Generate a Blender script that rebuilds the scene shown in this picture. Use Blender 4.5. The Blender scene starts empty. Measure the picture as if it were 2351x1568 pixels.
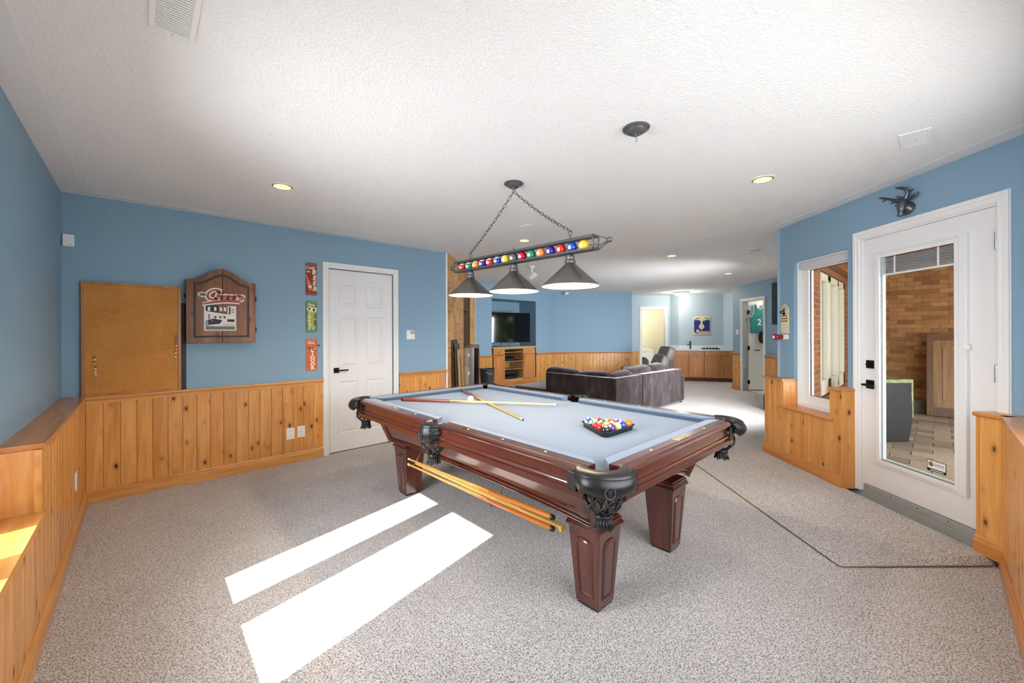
import bpy, bmesh, math, random
from mathutils import Vector, Matrix
random.seed(7)
S = bpy.context.scene
C = S.collection
PI = math.pi
# ---------------------------------------------------------------- camera
# room frame: +x runs along the dart-board wall, +y runs along the window wall on the left
YAW = math.radians(43.0)
FX, FY = math.sin(YAW), math.cos(YAW)          # viewing direction
RX, RY = FY, -FX                               # sideways direction
CAM_H = 1.365
H = 2.49                                       # ceiling height
cd = bpy.data.cameras.new('camera'); cam = bpy.data.objects.new('camera', cd); C.objects.link(cam)
cd.sensor_width = 36.0; cd.lens = 910.0 / 2351.0 * 36.0; cd.shift_y = -19.0 / 2351.0
cd.clip_start = 0.02; cd.clip_end = 200
cam.matrix_world = (Matrix.Translation((0, 0, CAM_H)) @ Matrix.Rotation(-YAW, 4, 'Z')
                    @ Matrix.Rotation(PI / 2, 4, 'X') @ Matrix.Rotation(-0.003, 4, 'Z'))
S.camera = cam
# ---------------------------------------------------------------- look and light
S.view_settings.view_transform = 'Standard'; S.view_settings.look = 'None'
S.view_settings.gamma = 1.0; S.view_settings.use_curve_mapping = False
S.view_settings.exposure = 0.2
S.cycles.use_denoising = True
S.cycles.use_adaptive_sampling = True; S.cycles.adaptive_threshold = 0.1; S.cycles.adaptive_min_samples = 8
S.cycles.max_bounces = 7; S.cycles.diffuse_bounces = 4; S.cycles.glossy_bounces = 4
S.cycles.transparent_max_bounces = 12; S.cycles.sample_clamp_indirect = 8.0
w = bpy.data.worlds.new('sky'); S.world = w; w.use_nodes = True
bg = w.node_tree.nodes['Background']; bg.inputs[0].default_value = (0.80, 0.90, 1.0, 1); bg.inputs[1].default_value = 2.0

def lamp(name, kind, loc, energy, color=(1, 1, 1), size=None, sizey=None, rot=None, aim=None, **kw):
    l = bpy.data.lights.new(name, kind); o = bpy.data.objects.new(name, l); C.objects.link(o)
    o.location = loc; l.energy = energy; l.color = color
    if kind == 'AREA':
        l.shape = 'RECTANGLE'; l.size = size; l.size_y = sizey if sizey else size
    elif size is not None and kind != 'SUN': l.shadow_soft_size = size
    if aim is not None: o.rotation_euler = (Vector(aim)).to_track_quat('-Z', 'Y').to_euler()
    if rot is not None: o.rotation_euler = rot
    for k, v in kw.items(): setattr(l, k, v)
    return o
sun = lamp('sun', 'SUN', (-6, 0, 8), 20.0, (1.0, 0.97, 0.92), aim=(1.0, 0.217, -0.858)); sun.data.angle = 0.006
# daylight entering through the three window walls; the porch lamp is extra
DAY = (0.93, 0.965, 1.0)
lamp('daylight_window_front', 'AREA', (1.75, -0.40, 1.55), 40, DAY, 2.5, 1.15, aim=(0.35, 1, -0.22), spread=math.radians(165))
lamp('daylight_window_left', 'AREA', (-0.54, 2.04, 1.30), 50, DAY, 1.35, 1.35, aim=(1, -0.05, -0.12), spread=math.radians(120))
lamp('porch_fill', 'AREA', (5.3, -2.0, 1.3), 90, DAY, 2.6, 2.2, aim=(0.8, 1, 0.0))  # fill lamp added to brighten the porch brick
lamp('daylight_window_patio', 'AREA', (6.95, 1.42, 1.30), 85, DAY, 0.95, 1.4, aim=(0, 1, -0.25), spread=math.radians(120))

def W(X, Y, z=0.0):                             # sideways / forward distance from the camera -> room frame
    return (RX * X + FX * Y, RY * X + FY * Y, z)
DIAG = -YAW                                     # turn of things that follow the 45-degree walls

# ---------------------------------------------------------------- materials
MATS = {}
def srgb(r, g, b):
    f = lambda c: (c / 255) / 12.92 if c / 255 <= 0.04045 else ((c / 255 + 0.055) / 1.055) ** 2.4
    return (f(r), f(g), f(b), 1.0)
class NT:
    def __init__(s, name):
        m = bpy.data.materials.new(name); m.use_nodes = True; s.m = m; s.t = m.node_tree
        s.bsdf = s.t.nodes['Principled BSDF']; MATS[name] = m
    def n(s, typ, **kw):
        nd = s.t.nodes.new('ShaderNode' + typ)
        for k, v in kw.items():
            if k.startswith('i_'): nd.inputs[k[2:].replace('_', ' ')].default_value = v
            else: setattr(nd, k, v)
        return nd
    def l(s, a, b): s.t.links.new(a, b)
    def set(s, **kw):
        for k, v in kw.items(): s.bsdf.inputs[k.replace('_', ' ')].default_value = v
    def coord(s, kind='Object', scale=(1, 1, 1), rand=False):
        tc = s.n('TexCoord'); mp = s.n('Mapping'); mp.inputs['Scale'].default_value = scale
        s.l(tc.outputs[kind], mp.inputs['Vector'])
        if rand:
            oi = s.n('ObjectInfo'); mu = s.n('VectorMath', operation='SCALE'); mu.inputs[0].default_value = (37.3, 11.7, 23.9)
            s.l(oi.outputs['Random'], mu.inputs['Scale']); s.l(mu.outputs[0], mp.inputs['Location'])
        return mp.outputs[0]
    def noise(s, vec, scale, detail=2.0, rough=0.5, dist=0.0):
        nn = s.n('TexNoise'); nn.inputs['Scale'].default_value = scale; nn.inputs['Detail'].default_value = detail
        nn.inputs['Roughness'].default_value = rough; nn.inputs['Distortion'].default_value = dist
        s.l(vec, nn.inputs['Vector']); return nn.outputs['Fac']
    def ramp(s, fac, stops):
        r = s.n('ValToRGB'); e = r.color_ramp.elements
        while len(e) < len(stops): e.new(0.5)
        for k, (p, c) in enumerate(stops): e[k].position = p; e[k].color = c
        s.l(fac, r.inputs['Fac']); return r.outputs['Color']
    def mix(s, fac, a, b, mode='MIX'):
        mx = s.n('Mix', data_type='RGBA', blend_type=mode)
        for sock, v in ((mx.inputs[0], fac), (mx.inputs[6], a), (mx.inputs[7], b)):
            if hasattr(v, 'is_output') or isinstance(v, bpy.types.NodeSocket): s.l(v, sock)
            else: sock.default_value = v
        return mx.outputs[2]
    def math(s, op, a, b=0.0):
        m = s.n('Math', operation=op)
        for k, v in ((0, a), (1, b)):
            if isinstance(v, bpy.types.NodeSocket): s.l(v, m.inputs[k])
            else: m.inputs[k].default_value = v
        return m.outputs[0]
    def bump(s, height, strength=0.3, dist=0.01):
        b = s.n('Bump'); b.inputs['Strength'].default_value = strength; b.inputs['Distance'].default_value = dist
        s.l(height, b.inputs['Height']); s.l(b.outputs[0], s.bsdf.inputs['Normal'])
    def color(s, sock): s.l(sock, s.bsdf.inputs['Base Color'])

def plain(name, col, rough=0.5, metal=0.0, vary=0.0, vscale=8.0, bump=0.0, bscale=60.0, bdist=0.004, spec=0.5, coat=0.0, **kw):
    t = NT(name); t.set(Roughness=rough, Metallic=metal); t.bsdf.inputs['Specular IOR Level'].default_value = spec
    if coat: t.bsdf.inputs['Coat Weight'].default_value = coat; t.bsdf.inputs['Coat Roughness'].default_value = 0.12
    c = srgb(*col)
    if vary:
        v = t.coord(); f = t.noise(v, vscale, 3.0)
        d = tuple(max(0, x * (1 - vary)) for x in c[:3]) + (1,); b = tuple(min(1, x * (1 + vary)) for x in c[:3]) + (1,)
        t.color(t.ramp(f, [(0.3, d), (0.7, b)]))
    else: t.bsdf.inputs['Base Color'].default_value = c
    if bump:
        v = t.coord(); t.bump(t.noise(v, bscale, 3.0), bump, bdist)
    for k, v in kw.items(): t.bsdf.inputs[k.replace('_', ' ')].default_value = v
    return t.m

def wood(name, base, dark, light, knots=True, rough=0.35, coat=0.25, grain=1.0, knotcol=(70, 30, 12), axis='z', spec=0.5):
    t = NT(name); t.set(Roughness=rough); t.bsdf.inputs['Coat Weight'].default_value = coat
    t.bsdf.inputs['Coat Roughness'].default_value = 0.12; t.bsdf.inputs['Specular IOR Level'].default_value = spec
    sc = {'z': (1, 1, 0.07), 'x': (0.07, 1, 1), 'y': (1, 0.07, 1)}[axis]
    v = t.coord('Object', sc, rand=True)
    g1 = t.noise(v, 42 * grain, 5.0, 0.6, 0.6); g2 = t.noise(v, 9 * grain, 3.0, 0.5, 1.2)
    col = t.ramp(g2, [(0.25, srgb(*dark)), (0.5, srgb(*base)), (0.75, srgb(*light))])
    fine = t.ramp(g1, [(0.35, (0.72, 0.66, 0.6, 1)), (0.6, (1, 1, 1, 1))])
    col = t.mix(0.55, col, fine, 'MULTIPLY')
    oi = t.n('ObjectInfo'); vr = t.ramp(oi.outputs['Random'], [(0.0, (0.90, 0.87, 0.83, 1)), (1.0, (1.08, 1.08, 1.06, 1))])
    col = t.mix(0.8, col, vr, 'MULTIPLY')
    if knots:
        ks = {'z': (11.0, 11.0, 6.0), 'x': (6.0, 11.0, 11.0), 'y': (11.0, 6.0, 11.0)}[axis]
        kv = t.coord('Object', ks, rand=True)
        vo = t.n('TexVoronoi'); vo.inputs['Scale'].default_value = 1.0; vo.inputs['Randomness'].default_value = 1.0
        t.l(kv, vo.inputs['Vector'])
        km = t.ramp(vo.outputs['Distance'], [(0.06, (1, 1, 1, 1)), (0.10, (0.7, 0.7, 0.7, 1)), (0.15, (0, 0, 0, 1))])
        col = t.mix(km, col, srgb(*knotcol))
        kr = t.ramp(vo.outputs['Distance'], [(0.12, (0.62, 0.5, 0.4, 1)), (0.30, (1, 1, 1, 1))])
        col = t.mix(0.7, col, kr, 'MULTIPLY')
    t.color(col); t.bump(g1, 0.08, 0.002)
    return t.m

M = {}
def blue_paint(name, col):
    t = NT(name); t.set(Roughness=0.55); v = t.coord()
    c = srgb(*col); t.bsdf.inputs['Base Color'].default_value = c
    t.bump(t.noise(v, 55, 4.0), 0.12, 0.004); return t.m
M['blue'] = blue_paint('blue_wall_paint', (134, 166, 188))
M['pale_blue'] = blue_paint('pale_blue_wall_paint', (182, 198, 210))
def ceiling_mat(name, strength, col):
    t = NT(name); t.set(Roughness=0.9); t.bsdf.inputs['Base Color'].default_value = srgb(*col)
    t.bsdf.inputs['Specular IOR Level'].default_value = 0.1
    v = t.coord(); n1 = t.noise(v, 85, 3.0, 0.65)
    if strength: t.bump(t.ramp(n1, [(0.42, (0, 0, 0, 1)), (0.68, (1, 1, 1, 1))]), strength, 0.008)
    return t.m
M['ceiling'] = ceiling_mat('stippled_ceiling', 0.4, (243, 243, 242))
M['ceiling_smooth'] = ceiling_mat('smooth_ceiling_paint', 0.0, (236, 236, 236))
def carpet(name):
    t = NT(name); t.set(Roughness=0.95); t.bsdf.inputs['Specular IOR Level'].default_value = 0.05
    t.bsdf.inputs['Sheen Weight'].default_value = 0.2
    v = t.coord(); n1 = t.noise(v, 130, 2.0, 0.7); n2 = t.noise(v, 3.0, 2.0)
    vo = t.n('TexVoronoi'); vo.inputs['Scale'].default_value = 170; t.l(v, vo.inputs['Vector'])
    mixn = t.math('ADD', t.math('MULTIPLY', n1, 0.72), t.math('MULTIPLY', vo.outputs['Distance'], 0.34))
    col = t.ramp(mixn, [(0.37, srgb(96, 88, 85)), (0.47, srgb(164, 156, 152)), (0.60, srgb(216, 210, 206))])
    big = t.ramp(n2, [(0.3, (0.93, 0.92, 0.91, 1)), (0.7, (1, 1, 1, 1))])
    t.color(t.mix(1.0, col, big, 'MULTIPLY'))
    t.bump(mixn, 0.7, 0.012); return t.m
M['carpet'] = carpet('speckled_carpet')
M['pine'] = wood('knotty_pine', (222, 158, 84), (206, 136, 62), (232, 176, 104))
M['pine_x'] = wood('knotty_pine_trim', (214, 150, 78), (198, 128, 60), (226, 168, 98), knots=False, axis='x')
M['pine_dark'] = wood('warm_pine_trim', (204, 134, 68), (182, 110, 50), (218, 154, 86), knots=False, axis='x')
M['oak_cab'] = wood('maple_cabinet', (210, 138, 72), (194, 118, 56), (222, 154, 88), knots=False)
M['mahogany'] = wood('mahogany', (84, 35, 26), (62, 22, 16), (102, 47, 35), knots=False, rough=0.25, coat=1.0, axis='y')
M['mahogany_z'] = wood('mahogany_upright', (84, 35, 26), (62, 22, 16), (102, 47, 35), knots=False, rough=0.25, coat=1.0, axis='z')
M['mahogany_x'] = wood('mahogany_across', (84, 35, 26), (62, 22, 16), (102, 47, 35), knots=False, rough=0.25, coat=1.0, axis='x')
M['white'] = plain('white_paint', (236, 235, 233), 0.4)
M['white_door'] = plain('white_door_paint', (232, 230, 230), 0.38)
M['white_plastic'] = plain('white_plastic', (240, 240, 238), 0.35)
M['black_metal'] = plain('black_metal', (22, 22, 23), 0.35, 0.6)
M['black'] = plain('black_plastic', (20, 20, 22), 0.4)
M['steel'] = plain('brushed_steel', (190, 190, 190), 0.3, 1.0)
M['pewter'] = plain('pewter_metal', (104, 104, 106), 0.36, 0.55, vary=0.15, vscale=30)
M['shade'] = plain('pewter_shade', (112, 108, 104), 0.36, 0.75, vary=0.06, vscale=12)
M['shade_in'] = plain('white_enamel', (250, 244, 230), 0.5)
M['brass'] = plain('brass', (190, 160, 105), 0.3, 0.9)
M['leather'] = plain('black_leather', (30, 29, 30), 0.36, bump=0.25, bscale=90, bdist=0.002)
def cloth_mat(name, col, sheen, tint=(1, 1, 1, 1), rough=0.8):
    t = NT(name); t.set(Roughness=rough); t.bsdf.inputs['Base Color'].default_value = srgb(*col)
    t.bsdf.inputs['Sheen Weight'].default_value = sheen; t.bsdf.inputs['Sheen Roughness'].default_value = 0.45
    t.bsdf.inputs['Sheen Tint'].default_value = tint; t.bsdf.inputs['Specular IOR Level'].default_value = 0.2
    v = t.coord(); t.bump(t.noise(v, 400, 2.0), 0.05, 0.001); return t.m
M['felt'] = cloth_mat('powder_blue_felt', (98, 116, 142), 0.35)
def velvet():
    t = NT('plum_velvet'); t.set(Roughness=0.85); t.bsdf.inputs['Sheen Weight'].default_value = 0.7
    t.bsdf.inputs['Sheen Roughness'].default_value = 0.35; t.bsdf.inputs['Sheen Tint'].default_value = (0.74, 0.70, 0.72, 1)
    t.bsdf.inputs['Specular IOR Level'].default_value = 0.1
    v = t.coord('Object', (2.2, 2.2, 1.0)); f = t.noise(v, 3.4, 4.0, 0.6, 0.4)
    t.color(t.ramp(f, [(0.35, srgb(42, 36, 36)), (0.55, srgb(60, 52, 53)), (0.75, srgb(86, 76, 78))]))
    t.bump(f, 0.12, 0.02); return t.m
M['velvet'] = velvet()
M['grey_leather'] = plain('grey_leather', (112, 106, 98), 0.5, bump=0.2, bscale=60)
def glass_mat(name, tint=(1, 1, 1, 1), refl=1.0):
    t = NT(name); tr = t.n('BsdfTransparent'); tr.inputs[0].default_value = tint
    gl = t.n('BsdfGlossy'); gl.inputs['Roughness'].default_value = 0.01
    lw = t.n('LayerWeight'); lw.inputs['Blend'].default_value = 0.12
    mx = t.n('MixShader'); k = t.math('MULTIPLY', lw.outputs['Fresnel'], refl)
    t.l(k, mx.inputs[0]); t.l(tr.outputs[0], mx.inputs[1]); t.l(gl.outputs[0], mx.inputs[2])
    t.l(mx.outputs[0], t.t.nodes['Material Output'].inputs['Surface']); return t.m
M['glass'] = glass_mat('window_glass', (0.97, 0.98, 0.98, 1), 0.6)
M['clear'] = glass_mat('clear_glass', (0.9, 0.93, 0.93, 1), 1.0)
def emit(name, col, strength):
    t = NT(name); t.bsdf.inputs['Base Color'].default_value = srgb(*col)
    t.bsdf.inputs['Emission Color'].default_value = srgb(*col); t.bsdf.inputs['Emission Strength'].default_value = strength
    return t.m
M['bulb'] = emit('lit_bulb', (255, 243, 220), 12.0)
M['diffuser'] = emit('lit_diffuser', (255, 240, 214), 3.0)

# ---------------------------------------------------------------- mesh builder
class MB:
    def __init__(s): s.v = []; s.f = []
    def add(s, vs, fs):
        o = len(s.v); s.v += [tuple(p) for p in vs]; s.f += [tuple(o + i for i in f) for f in fs]; return s
    def box(s, x0, x1, y0, y1, z0, z1):
        return s.add([(x0, y0, z0), (x1, y0, z0), (x1, y1, z0), (x0, y1, z0), (x0, y0, z1), (x1, y0, z1), (x1, y1, z1), (x0, y1, z1)],
                     [(0, 3, 2, 1), (4, 5, 6, 7), (0, 1, 5, 4), (1, 2, 6, 5), (2, 3, 7, 6), (3, 0, 4, 7)])
    def prism(s, poly, a0, a1, plane='xz'):
        # polygon given counter-clockwise as seen against the third axis
        n = len(poly)
        def P(p, a): return {'xz': (p[0], a, p[1]), 'xy': (p[0], p[1], a), 'yz': (a, p[0], p[1])}[plane]
        vs = [P(p, a0) for p in poly] + [P(p, a1) for p in poly]
        fs = [tuple(range(n)), tuple(range(2 * n - 1, n - 1, -1))] + [(i, i + n, (i + 1) % n + n, (i + 1) % n) for i in range(n)]
        return s.add(vs, fs)
    def sweep(s, prof, path, closed=False):
        # prof: list of (d, z); path: list of ((x, y), (nx, ny)) with outward mitred normals
        k = len(prof); n = len(path); vs = []
        for (p, nn) in path:
            for d, z in prof: vs.append((p[0] + nn[0] * d, p[1] + nn[1] * d, z))
        fs = []
        for i in range(n if closed else n - 1):
            j = (i + 1) % n
            for q in range(k):
                r = (q + 1) % k; fs.append((i * k + q, j * k + q, j * k + r, i * k + r))
        if not closed: fs += [tuple(range(k - 1, -1, -1)), tuple((n - 1) * k + q for q in range(k))]
        return s.add(vs, fs)
    def lathe(s, prof, n=24, c=(0, 0, 0), close=False):
        k = len(prof); vs = []
        for i in range(n):
            a = 2 * PI * i / n
            for r, z in prof: vs.append((c[0] + r * math.cos(a), c[1] + r * math.sin(a), c[2] + z))
        fs = []
        for i in range(n):
            j = (i + 1) % n
            for q in range(k - 1): fs.append((i * k + q, j * k + q, j * k + q + 1, i * k + q + 1))
        if close:
            fs += [tuple(i * k for i in range(n - 1, -1, -1)), tuple(i * k + k - 1 for i in range(n))]
        return s.add(vs, fs)
    def tube(s, pts, rad, n=8, cap=True):
        pts = [Vector(p) for p in pts]; m = len(pts)
        if not isinstance(rad, (list, tuple)): rad = [rad] * m
        vs = []; up = None
        for i, p in enumerate(pts):
            t = (pts[min(i + 1, m - 1)] - pts[max(i - 1, 0)]).normalized()
            if up is None:
                up = Vector((0, 0, 1)) if abs(t.z) < 0.9 else Vector((1, 0, 0))
            a = t.cross(up).normalized(); b = a.cross(t).normalized(); up = b
            for q in range(n):
                an = 2 * PI * q / n; vs.append(p + (a * math.cos(an) + b * math.sin(an)) * rad[i])
        fs = []
        for i in range(m - 1):
            for q in range(n):
                r = (q + 1) % n; fs.append((i * n + q, i * n + r, (i + 1) * n + r, (i + 1) * n + q))
        if cap: fs += [tuple(range(n - 1, -1, -1)), tuple((m - 1) * n + q for q in range(n))]
        return s.add(vs, fs)
    def ball(s, c, r, nu=16, nv=10, sc=(1, 1, 1)):
        vs = [(c[0], c[1], c[2] - r * sc[2])]; fs = []
        for j in range(1, nv):
            ph = -PI / 2 + PI * j / nv
            for i in range(nu):
                a = 2 * PI * i / nu
                vs.append((c[0] + r * sc[0] * math.cos(ph) * math.cos(a), c[1] + r * sc[1] * math.cos(ph) * math.sin(a), c[2] + r * sc[2] * math.sin(ph)))
        vs.append((c[0], c[1], c[2] + r * sc[2])); L = len(vs) - 1
        for i in range(nu):
            k = (i + 1) % nu
            fs.append((0, 1 + k, 1 + i)); fs.append((L, L - nu + i, L - nu + k))
            for j in range(nv - 2): fs.append((1 + j * nu + i, 1 + j * nu + k, 1 + (j + 1) * nu + k, 1 + (j + 1) * nu + i))
        return s.add(vs, fs)
    def grid(s, fn, nu, nv):
        vs = [fn(i / nu, j / nv) for j in range(nv + 1) for i in range(nu + 1)]
        fs = [(j * (nu + 1) + i, j * (nu + 1) + i + 1, (j + 1) * (nu + 1) + i + 1, (j + 1) * (nu + 1) + i) for j in range(nv) for i in range(nu)]
        return s.add(vs, fs)
    def xf(s, mat):
        s.v = [tuple(mat @ Vector(p)) for p in s.v]; return s
    def mesh(s, name):
        me = bpy.data.meshes.new(name); me.from_pydata(s.v, [], s.f); me.validate()
        bm = bmesh.new(); bm.from_mesh(me); bmesh.ops.recalc_face_normals(bm, faces=bm.faces); bm.to_mesh(me); bm.free()
        return me

def link(o, parent=None, loc=None, rz=None):
    C.objects.link(o)
    if parent is not None: o.parent = parent
    if loc is not None: o.location = loc
    if rz is not None: o.rotation_euler = (0, 0, rz)
    return o
def obj(name, mb, mat, parent=None, loc=None, rz=None, smooth=None, bevel=0.0, seg=2, solid=0.0, label=None, sub=0):
    me = mb.mesh(name) if isinstance(mb, MB) else mb
    m = M[mat] if isinstance(mat, str) else mat
    if not me.materials: me.materials.append(m)
    if smooth is not None:
        for p in me.polygons: p.use_smooth = True
        me.set_sharp_from_angle(angle=math.radians(smooth))
    o = link(bpy.data.objects.new(name, me), parent, loc, rz)
    if solid:
        md = o.modifiers.new('solid', 'SOLIDIFY'); md.thickness = solid; md.offset = 0
    if sub:
        md = o.modifiers.new('sub', 'SUBSURF'); md.levels = sub; md.render_levels = sub
    if bevel:
        md = o.modifiers.new('bevel', 'BEVEL'); md.width = bevel; md.segments = seg; md.limit_method = 'ANGLE'; md.angle_limit = math.radians(35)
    if label: o['label'] = label
    return o
def tag(o, label, cat, group=None):
    o['label'] = label; o['category'] = cat
    if group: o['group'] = group
    return o
def thing(name, label, cat, loc=(0, 0, 0), rz=0.0, group=None):
    o = bpy.data.objects.new(name, None); o.empty_display_size = 0.1
    link(o, None, loc, rz); return tag(o, label, cat, group)
def struct(o): o['kind'] = 'structure'; return o
def dup(o, parent=None, loc=None, rz=None):
    c = o.copy(); C.objects.link(c); c.parent = parent
    if loc is not None: c.location = loc
    if rz is not None: c.rotation_euler = (0, 0, rz)
    for ch in list(o.children): dup(ch, c)
    return c
def B(*a): return MB().box(*a)
_txt = {}
def text_mesh(s, size=1.0, offset=0.0, shear=0.0, align='CENTER', sx=1.0):
    key = (s, size, offset, shear, align, sx)
    if key in _txt: return _txt[key]
    cu = bpy.data.curves.new('t', 'FONT'); cu.body = s; cu.size = size; cu.offset = offset; cu.shear = shear
    cu.align_x = align; cu.align_y = 'CENTER'; cu.resolution_u = 3
    ob = bpy.data.objects.new('t', cu); me = bpy.data.meshes.new_from_object(ob)
    vs = [(v.co.x * sx, 0.0, v.co.y) for v in me.vertices]; fs = [tuple(p.vertices) for p in me.polygons]
    bpy.data.objects.remove(ob); bpy.data.curves.remove(cu); bpy.data.meshes.remove(me)
    _txt[key] = (vs, fs); return vs, fs
def lettering(s, mat, parent, x, y, z, size, thick=0.0015, name='lettering', **kw):
    vs, fs = text_mesh(s, size, **kw)
    mb = MB().add([(p[0] + x, y, p[2] + z) for p in vs], fs)
    me = bpy.data.meshes.new(name); me.from_pydata(mb.v, [], mb.f); 
    return obj(name, me, mat, parent, solid=thick)
def flat(poly, y, mat, parent, name, thick=0.0015):
    mb = MB().prism(poly, y, y + thick, 'xz'); return obj(name, mb, mat, parent)
# ================================================================ THE SHELL
def wall_mb(s0, s1, z0, z1, y0, y1, holes=()):
    mb = MB(); holes = sorted(holes); s = s0
    for (a, b, c, d) in holes:
        if a > s: mb.box(s, a, y0, y1, z0, z1)
        if c > z0: mb.box(a, b, y0, y1, z0, c)
        if d < z1: mb.box(a, b, y0, y1, d, z1)
        s = b
    if s < s1: mb.box(s, s1, y0, y1, z0, z1)
    return mb
_plank = {}
def plank_mesh(wd, h):
    k = (round(wd, 4), round(h, 4))
    if k not in _plank:
        c = 0.0035; t = 0.014; a = wd / 2 - 0.0006
        poly = [(-a, 0), (-a, -t + c), (-a + c, -t), (a - c, -t), (a, -t + c), (a, 0)]
        mb = MB().prism(poly, 0, h, 'xy'); me = mb.mesh('plank'); me.materials.append(M['pine']); _plank[k] = me
    return _plank[k]
def planks(wall, s0, s1, z0, z1, y, wd=0.098):
    n = max(1, round((s1 - s0) / wd)); ww = (s1 - s0) / n; me = plank_mesh(ww, z1 - z0)
    for i in range(n):
        o = bpy.data.objects.new('plank', me); link(o, wall, (s0 + (i + 0.5) * ww, y, z0), 0.0)
RAIL = [(0, 0), (-0.020, 0), (-0.020, 0.028), (-0.040, 0.034), (-0.044, 0.046), (-0.040, 0.058), (0, 0.058)]
BASE = [(0, 0), (-0.017, 0), (-0.017, 0.075), (-0.011, 0.084), (-0.011, 0.094), (-0.004, 0.106), (0, 0.106)]
def strip(name, prof, s0, s1, y, z, mat, loc, rz, bevel=0):
    mb = MB().prism([(p[0] + y, p[1] + z) for p in prof], s0, s1, 'yz')
    return struct(obj(name, mb, mat, None, loc, rz, bevel=bevel))
def casing(name, s0, s1, z0, z1, wd, loc, rz, y=0.0, mat='white', bottom=False):
    # stepped door or window casing around an opening s0..s1, z0..z1
    mb = MB()
    for (a, b, t) in ((0.0, wd, 0.012), (wd * 0.55, wd * 0.95, 0.020), (wd * 0.12, wd * 0.3, 0.016)):
        mb.box(s0 - b, s0 - a, y - t, y, z0, z1 + b); mb.box(s1 + a, s1 + b, y - t, y, z0, z1 + b)
        mb.box(s0 - a, s1 + a, y - t, y, z1 + a, z1 + b)
    return struct(obj(name, mb, mat, None, loc, rz, bevel=0.002, seg=1))

RZ_R = math.atan2(-FY, -FX)
PERIM = [(-0.53, -0.47), (3.64, -0.47), W(2.98, 4.33)[:2], (8.50, 1.12), W(5.50, 6.72)[:2], W(5.50, 9.72)[:2], W(6.30, 11.0)[:2], W(6.22, 11.45)[:2],
         W(4.92, 11.66)[:2], W(4.80, 12.0)[:2], W(3.2, 12.0)[:2], W(3.2, 10.86)[:2], W(1.2, 10.86)[:2], (8.18, 7.2), (4.65, 7.2), (4.65, 6.16), (3.06, 4.75), (-0.53, 4.75)]
CANS = [(0.783, 3.404), (3.338, 0.872), (3.392, 3.411), (5.654, 2.64), (8.17, 2.711)]
def poly_face(outer, holes, z):
    bm = bmesh.new()
    for loop in [outer] + holes:
        vs = [bm.verts.new((p[0], p[1], z)) for p in loop]
        for i in range(len(vs)): bm.edges.new((vs[i], vs[(i + 1) % len(vs)]))
    bmesh.ops.triangle_fill(bm, use_beauty=True, use_dissolve=False, edges=bm.edges[:])
    me = bpy.data.meshes.new('face'); bm.to_mesh(me); bm.free(); return me
circ = lambda c, r, n=24: [(c[0] + r * math.cos(2 * PI * k / n), c[1] + r * math.sin(2 * PI * k / n)) for k in range(n)]
struct(obj('ceiling', poly_face(PERIM, [circ(c, 0.064) for c in CANS], H), 'ceiling'))
struct(obj('floor', poly_face(PERIM, [], 0.0), 'carpet'))
struct(obj('roof_light_block', B(-0.75, 14.5, -1.3, 13.0, H + 0.30, H + 0.38), plain('light_block_deck', (120, 110, 100), 0.8)))  # unseen slab added to block sun and sky, overhanging the front window

# --- back wall with the door, the corkboard and the dart cabinet (y = 4.685)
AL = (0, 4.685, 0)
wa = struct(obj('wall_back', wall_mb(-0.62, 3.10, 0, H + .05, 0, 0.14, [(1.537, 2.318, -0.01, 2.107)]), 'blue', None, AL, 0.0))
planks(wa, -0.338, 1.472, 0.10, 0.812, -0.001)
planks(wa, 2.395, 3.09, 0.10, 0.812, -0.001)
for k, (a, b) in enumerate(((-0.335, 1.472), (2.395, 3.10))):
    strip('trim_%d' % (k + 1), RAIL, a, b, 0, 0.804, 'pine_x', AL, 0.0)
    strip('baseboard_back' if k == 0 else 'baseboard_back_corner', BASE, a, b, -0.013, 0, 'pine_x', AL, 0.0)
casing('trim_3', 1.537, 2.318, 0, 2.107, 0.066, AL, 0.0)
struct(obj('trim_4', B(3.10, 3.125, -0.012, 0.14, 0, H), 'white', None, AL, 0.0))
# --- left wall with the window seat (x = -0.466)
BL = (-0.466, 0, 0); BR = PI / 2
wb = struct(obj('wall_left', wall_mb(-0.56, 4.82, 0, H + .05, 0, 0.14, [(1.30, 2.78, 0.54, 2.06)]), 'blue', None, BL, BR))
planks(wb, 2.78, 4.665, 0.10, 0.850, -0.116); planks(wb, -0.26, 2.78, 0.10, 0.540, -0.116)
strip('baseboard_left', BASE, -0.28, 4.655, -0.130, 0, 'pine_x', BL, BR)
LEDGE = [(0.0, 0), (-0.138, 0), (-0.143, 0.008), (-0.140, 0.024), (0.0, 0.024)]
strip('trim_5', LEDGE, 2.78, 4.66, 0, 0.846, 'pine_dark', BL, BR)
strip('trim_6', [(0.10, 0), (-0.142, 0), (-0.147, 0.010), (-0.142, 0.026), (0.10, 0.026)], 1.30, 2.782, 0, 0.54, 'pine_x', BL, BR)
struct(obj('trim_7', B(2.768, 2.786, -0.130, 0.10, 0.566, 0.846), 'pine', None, BL, BR))
struct(obj('trim_8', B(2.764, 2.790, -0.132, -0.108, 0.566, 0.846), 'pine', None, BL, BR))
wn = struct(obj('window_1', MB().box(1.30, 1.55, 0.05, 0.11, 0.566, 2.06).box(2.04, 2.23, 0.05, 0.11, 0.566, 2.06).box(2.535, 2.78, 0.05, 0.11, 0.566, 2.06)
                .box(1.55, 2.535, 0.05, 0.11, 1.975, 2.06).box(1.55, 2.535, 0.05, 0.11, 0.566, 0.60), 'white', None, BL, BR))
obj('pane', B(1.55, 2.04, 0.075, 0.081, 0.60, 1.975), 'glass', wn); obj('pane', B(2.23, 2.535, 0.075, 0.081, 0.60, 1.975), 'glass', wn)
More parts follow.
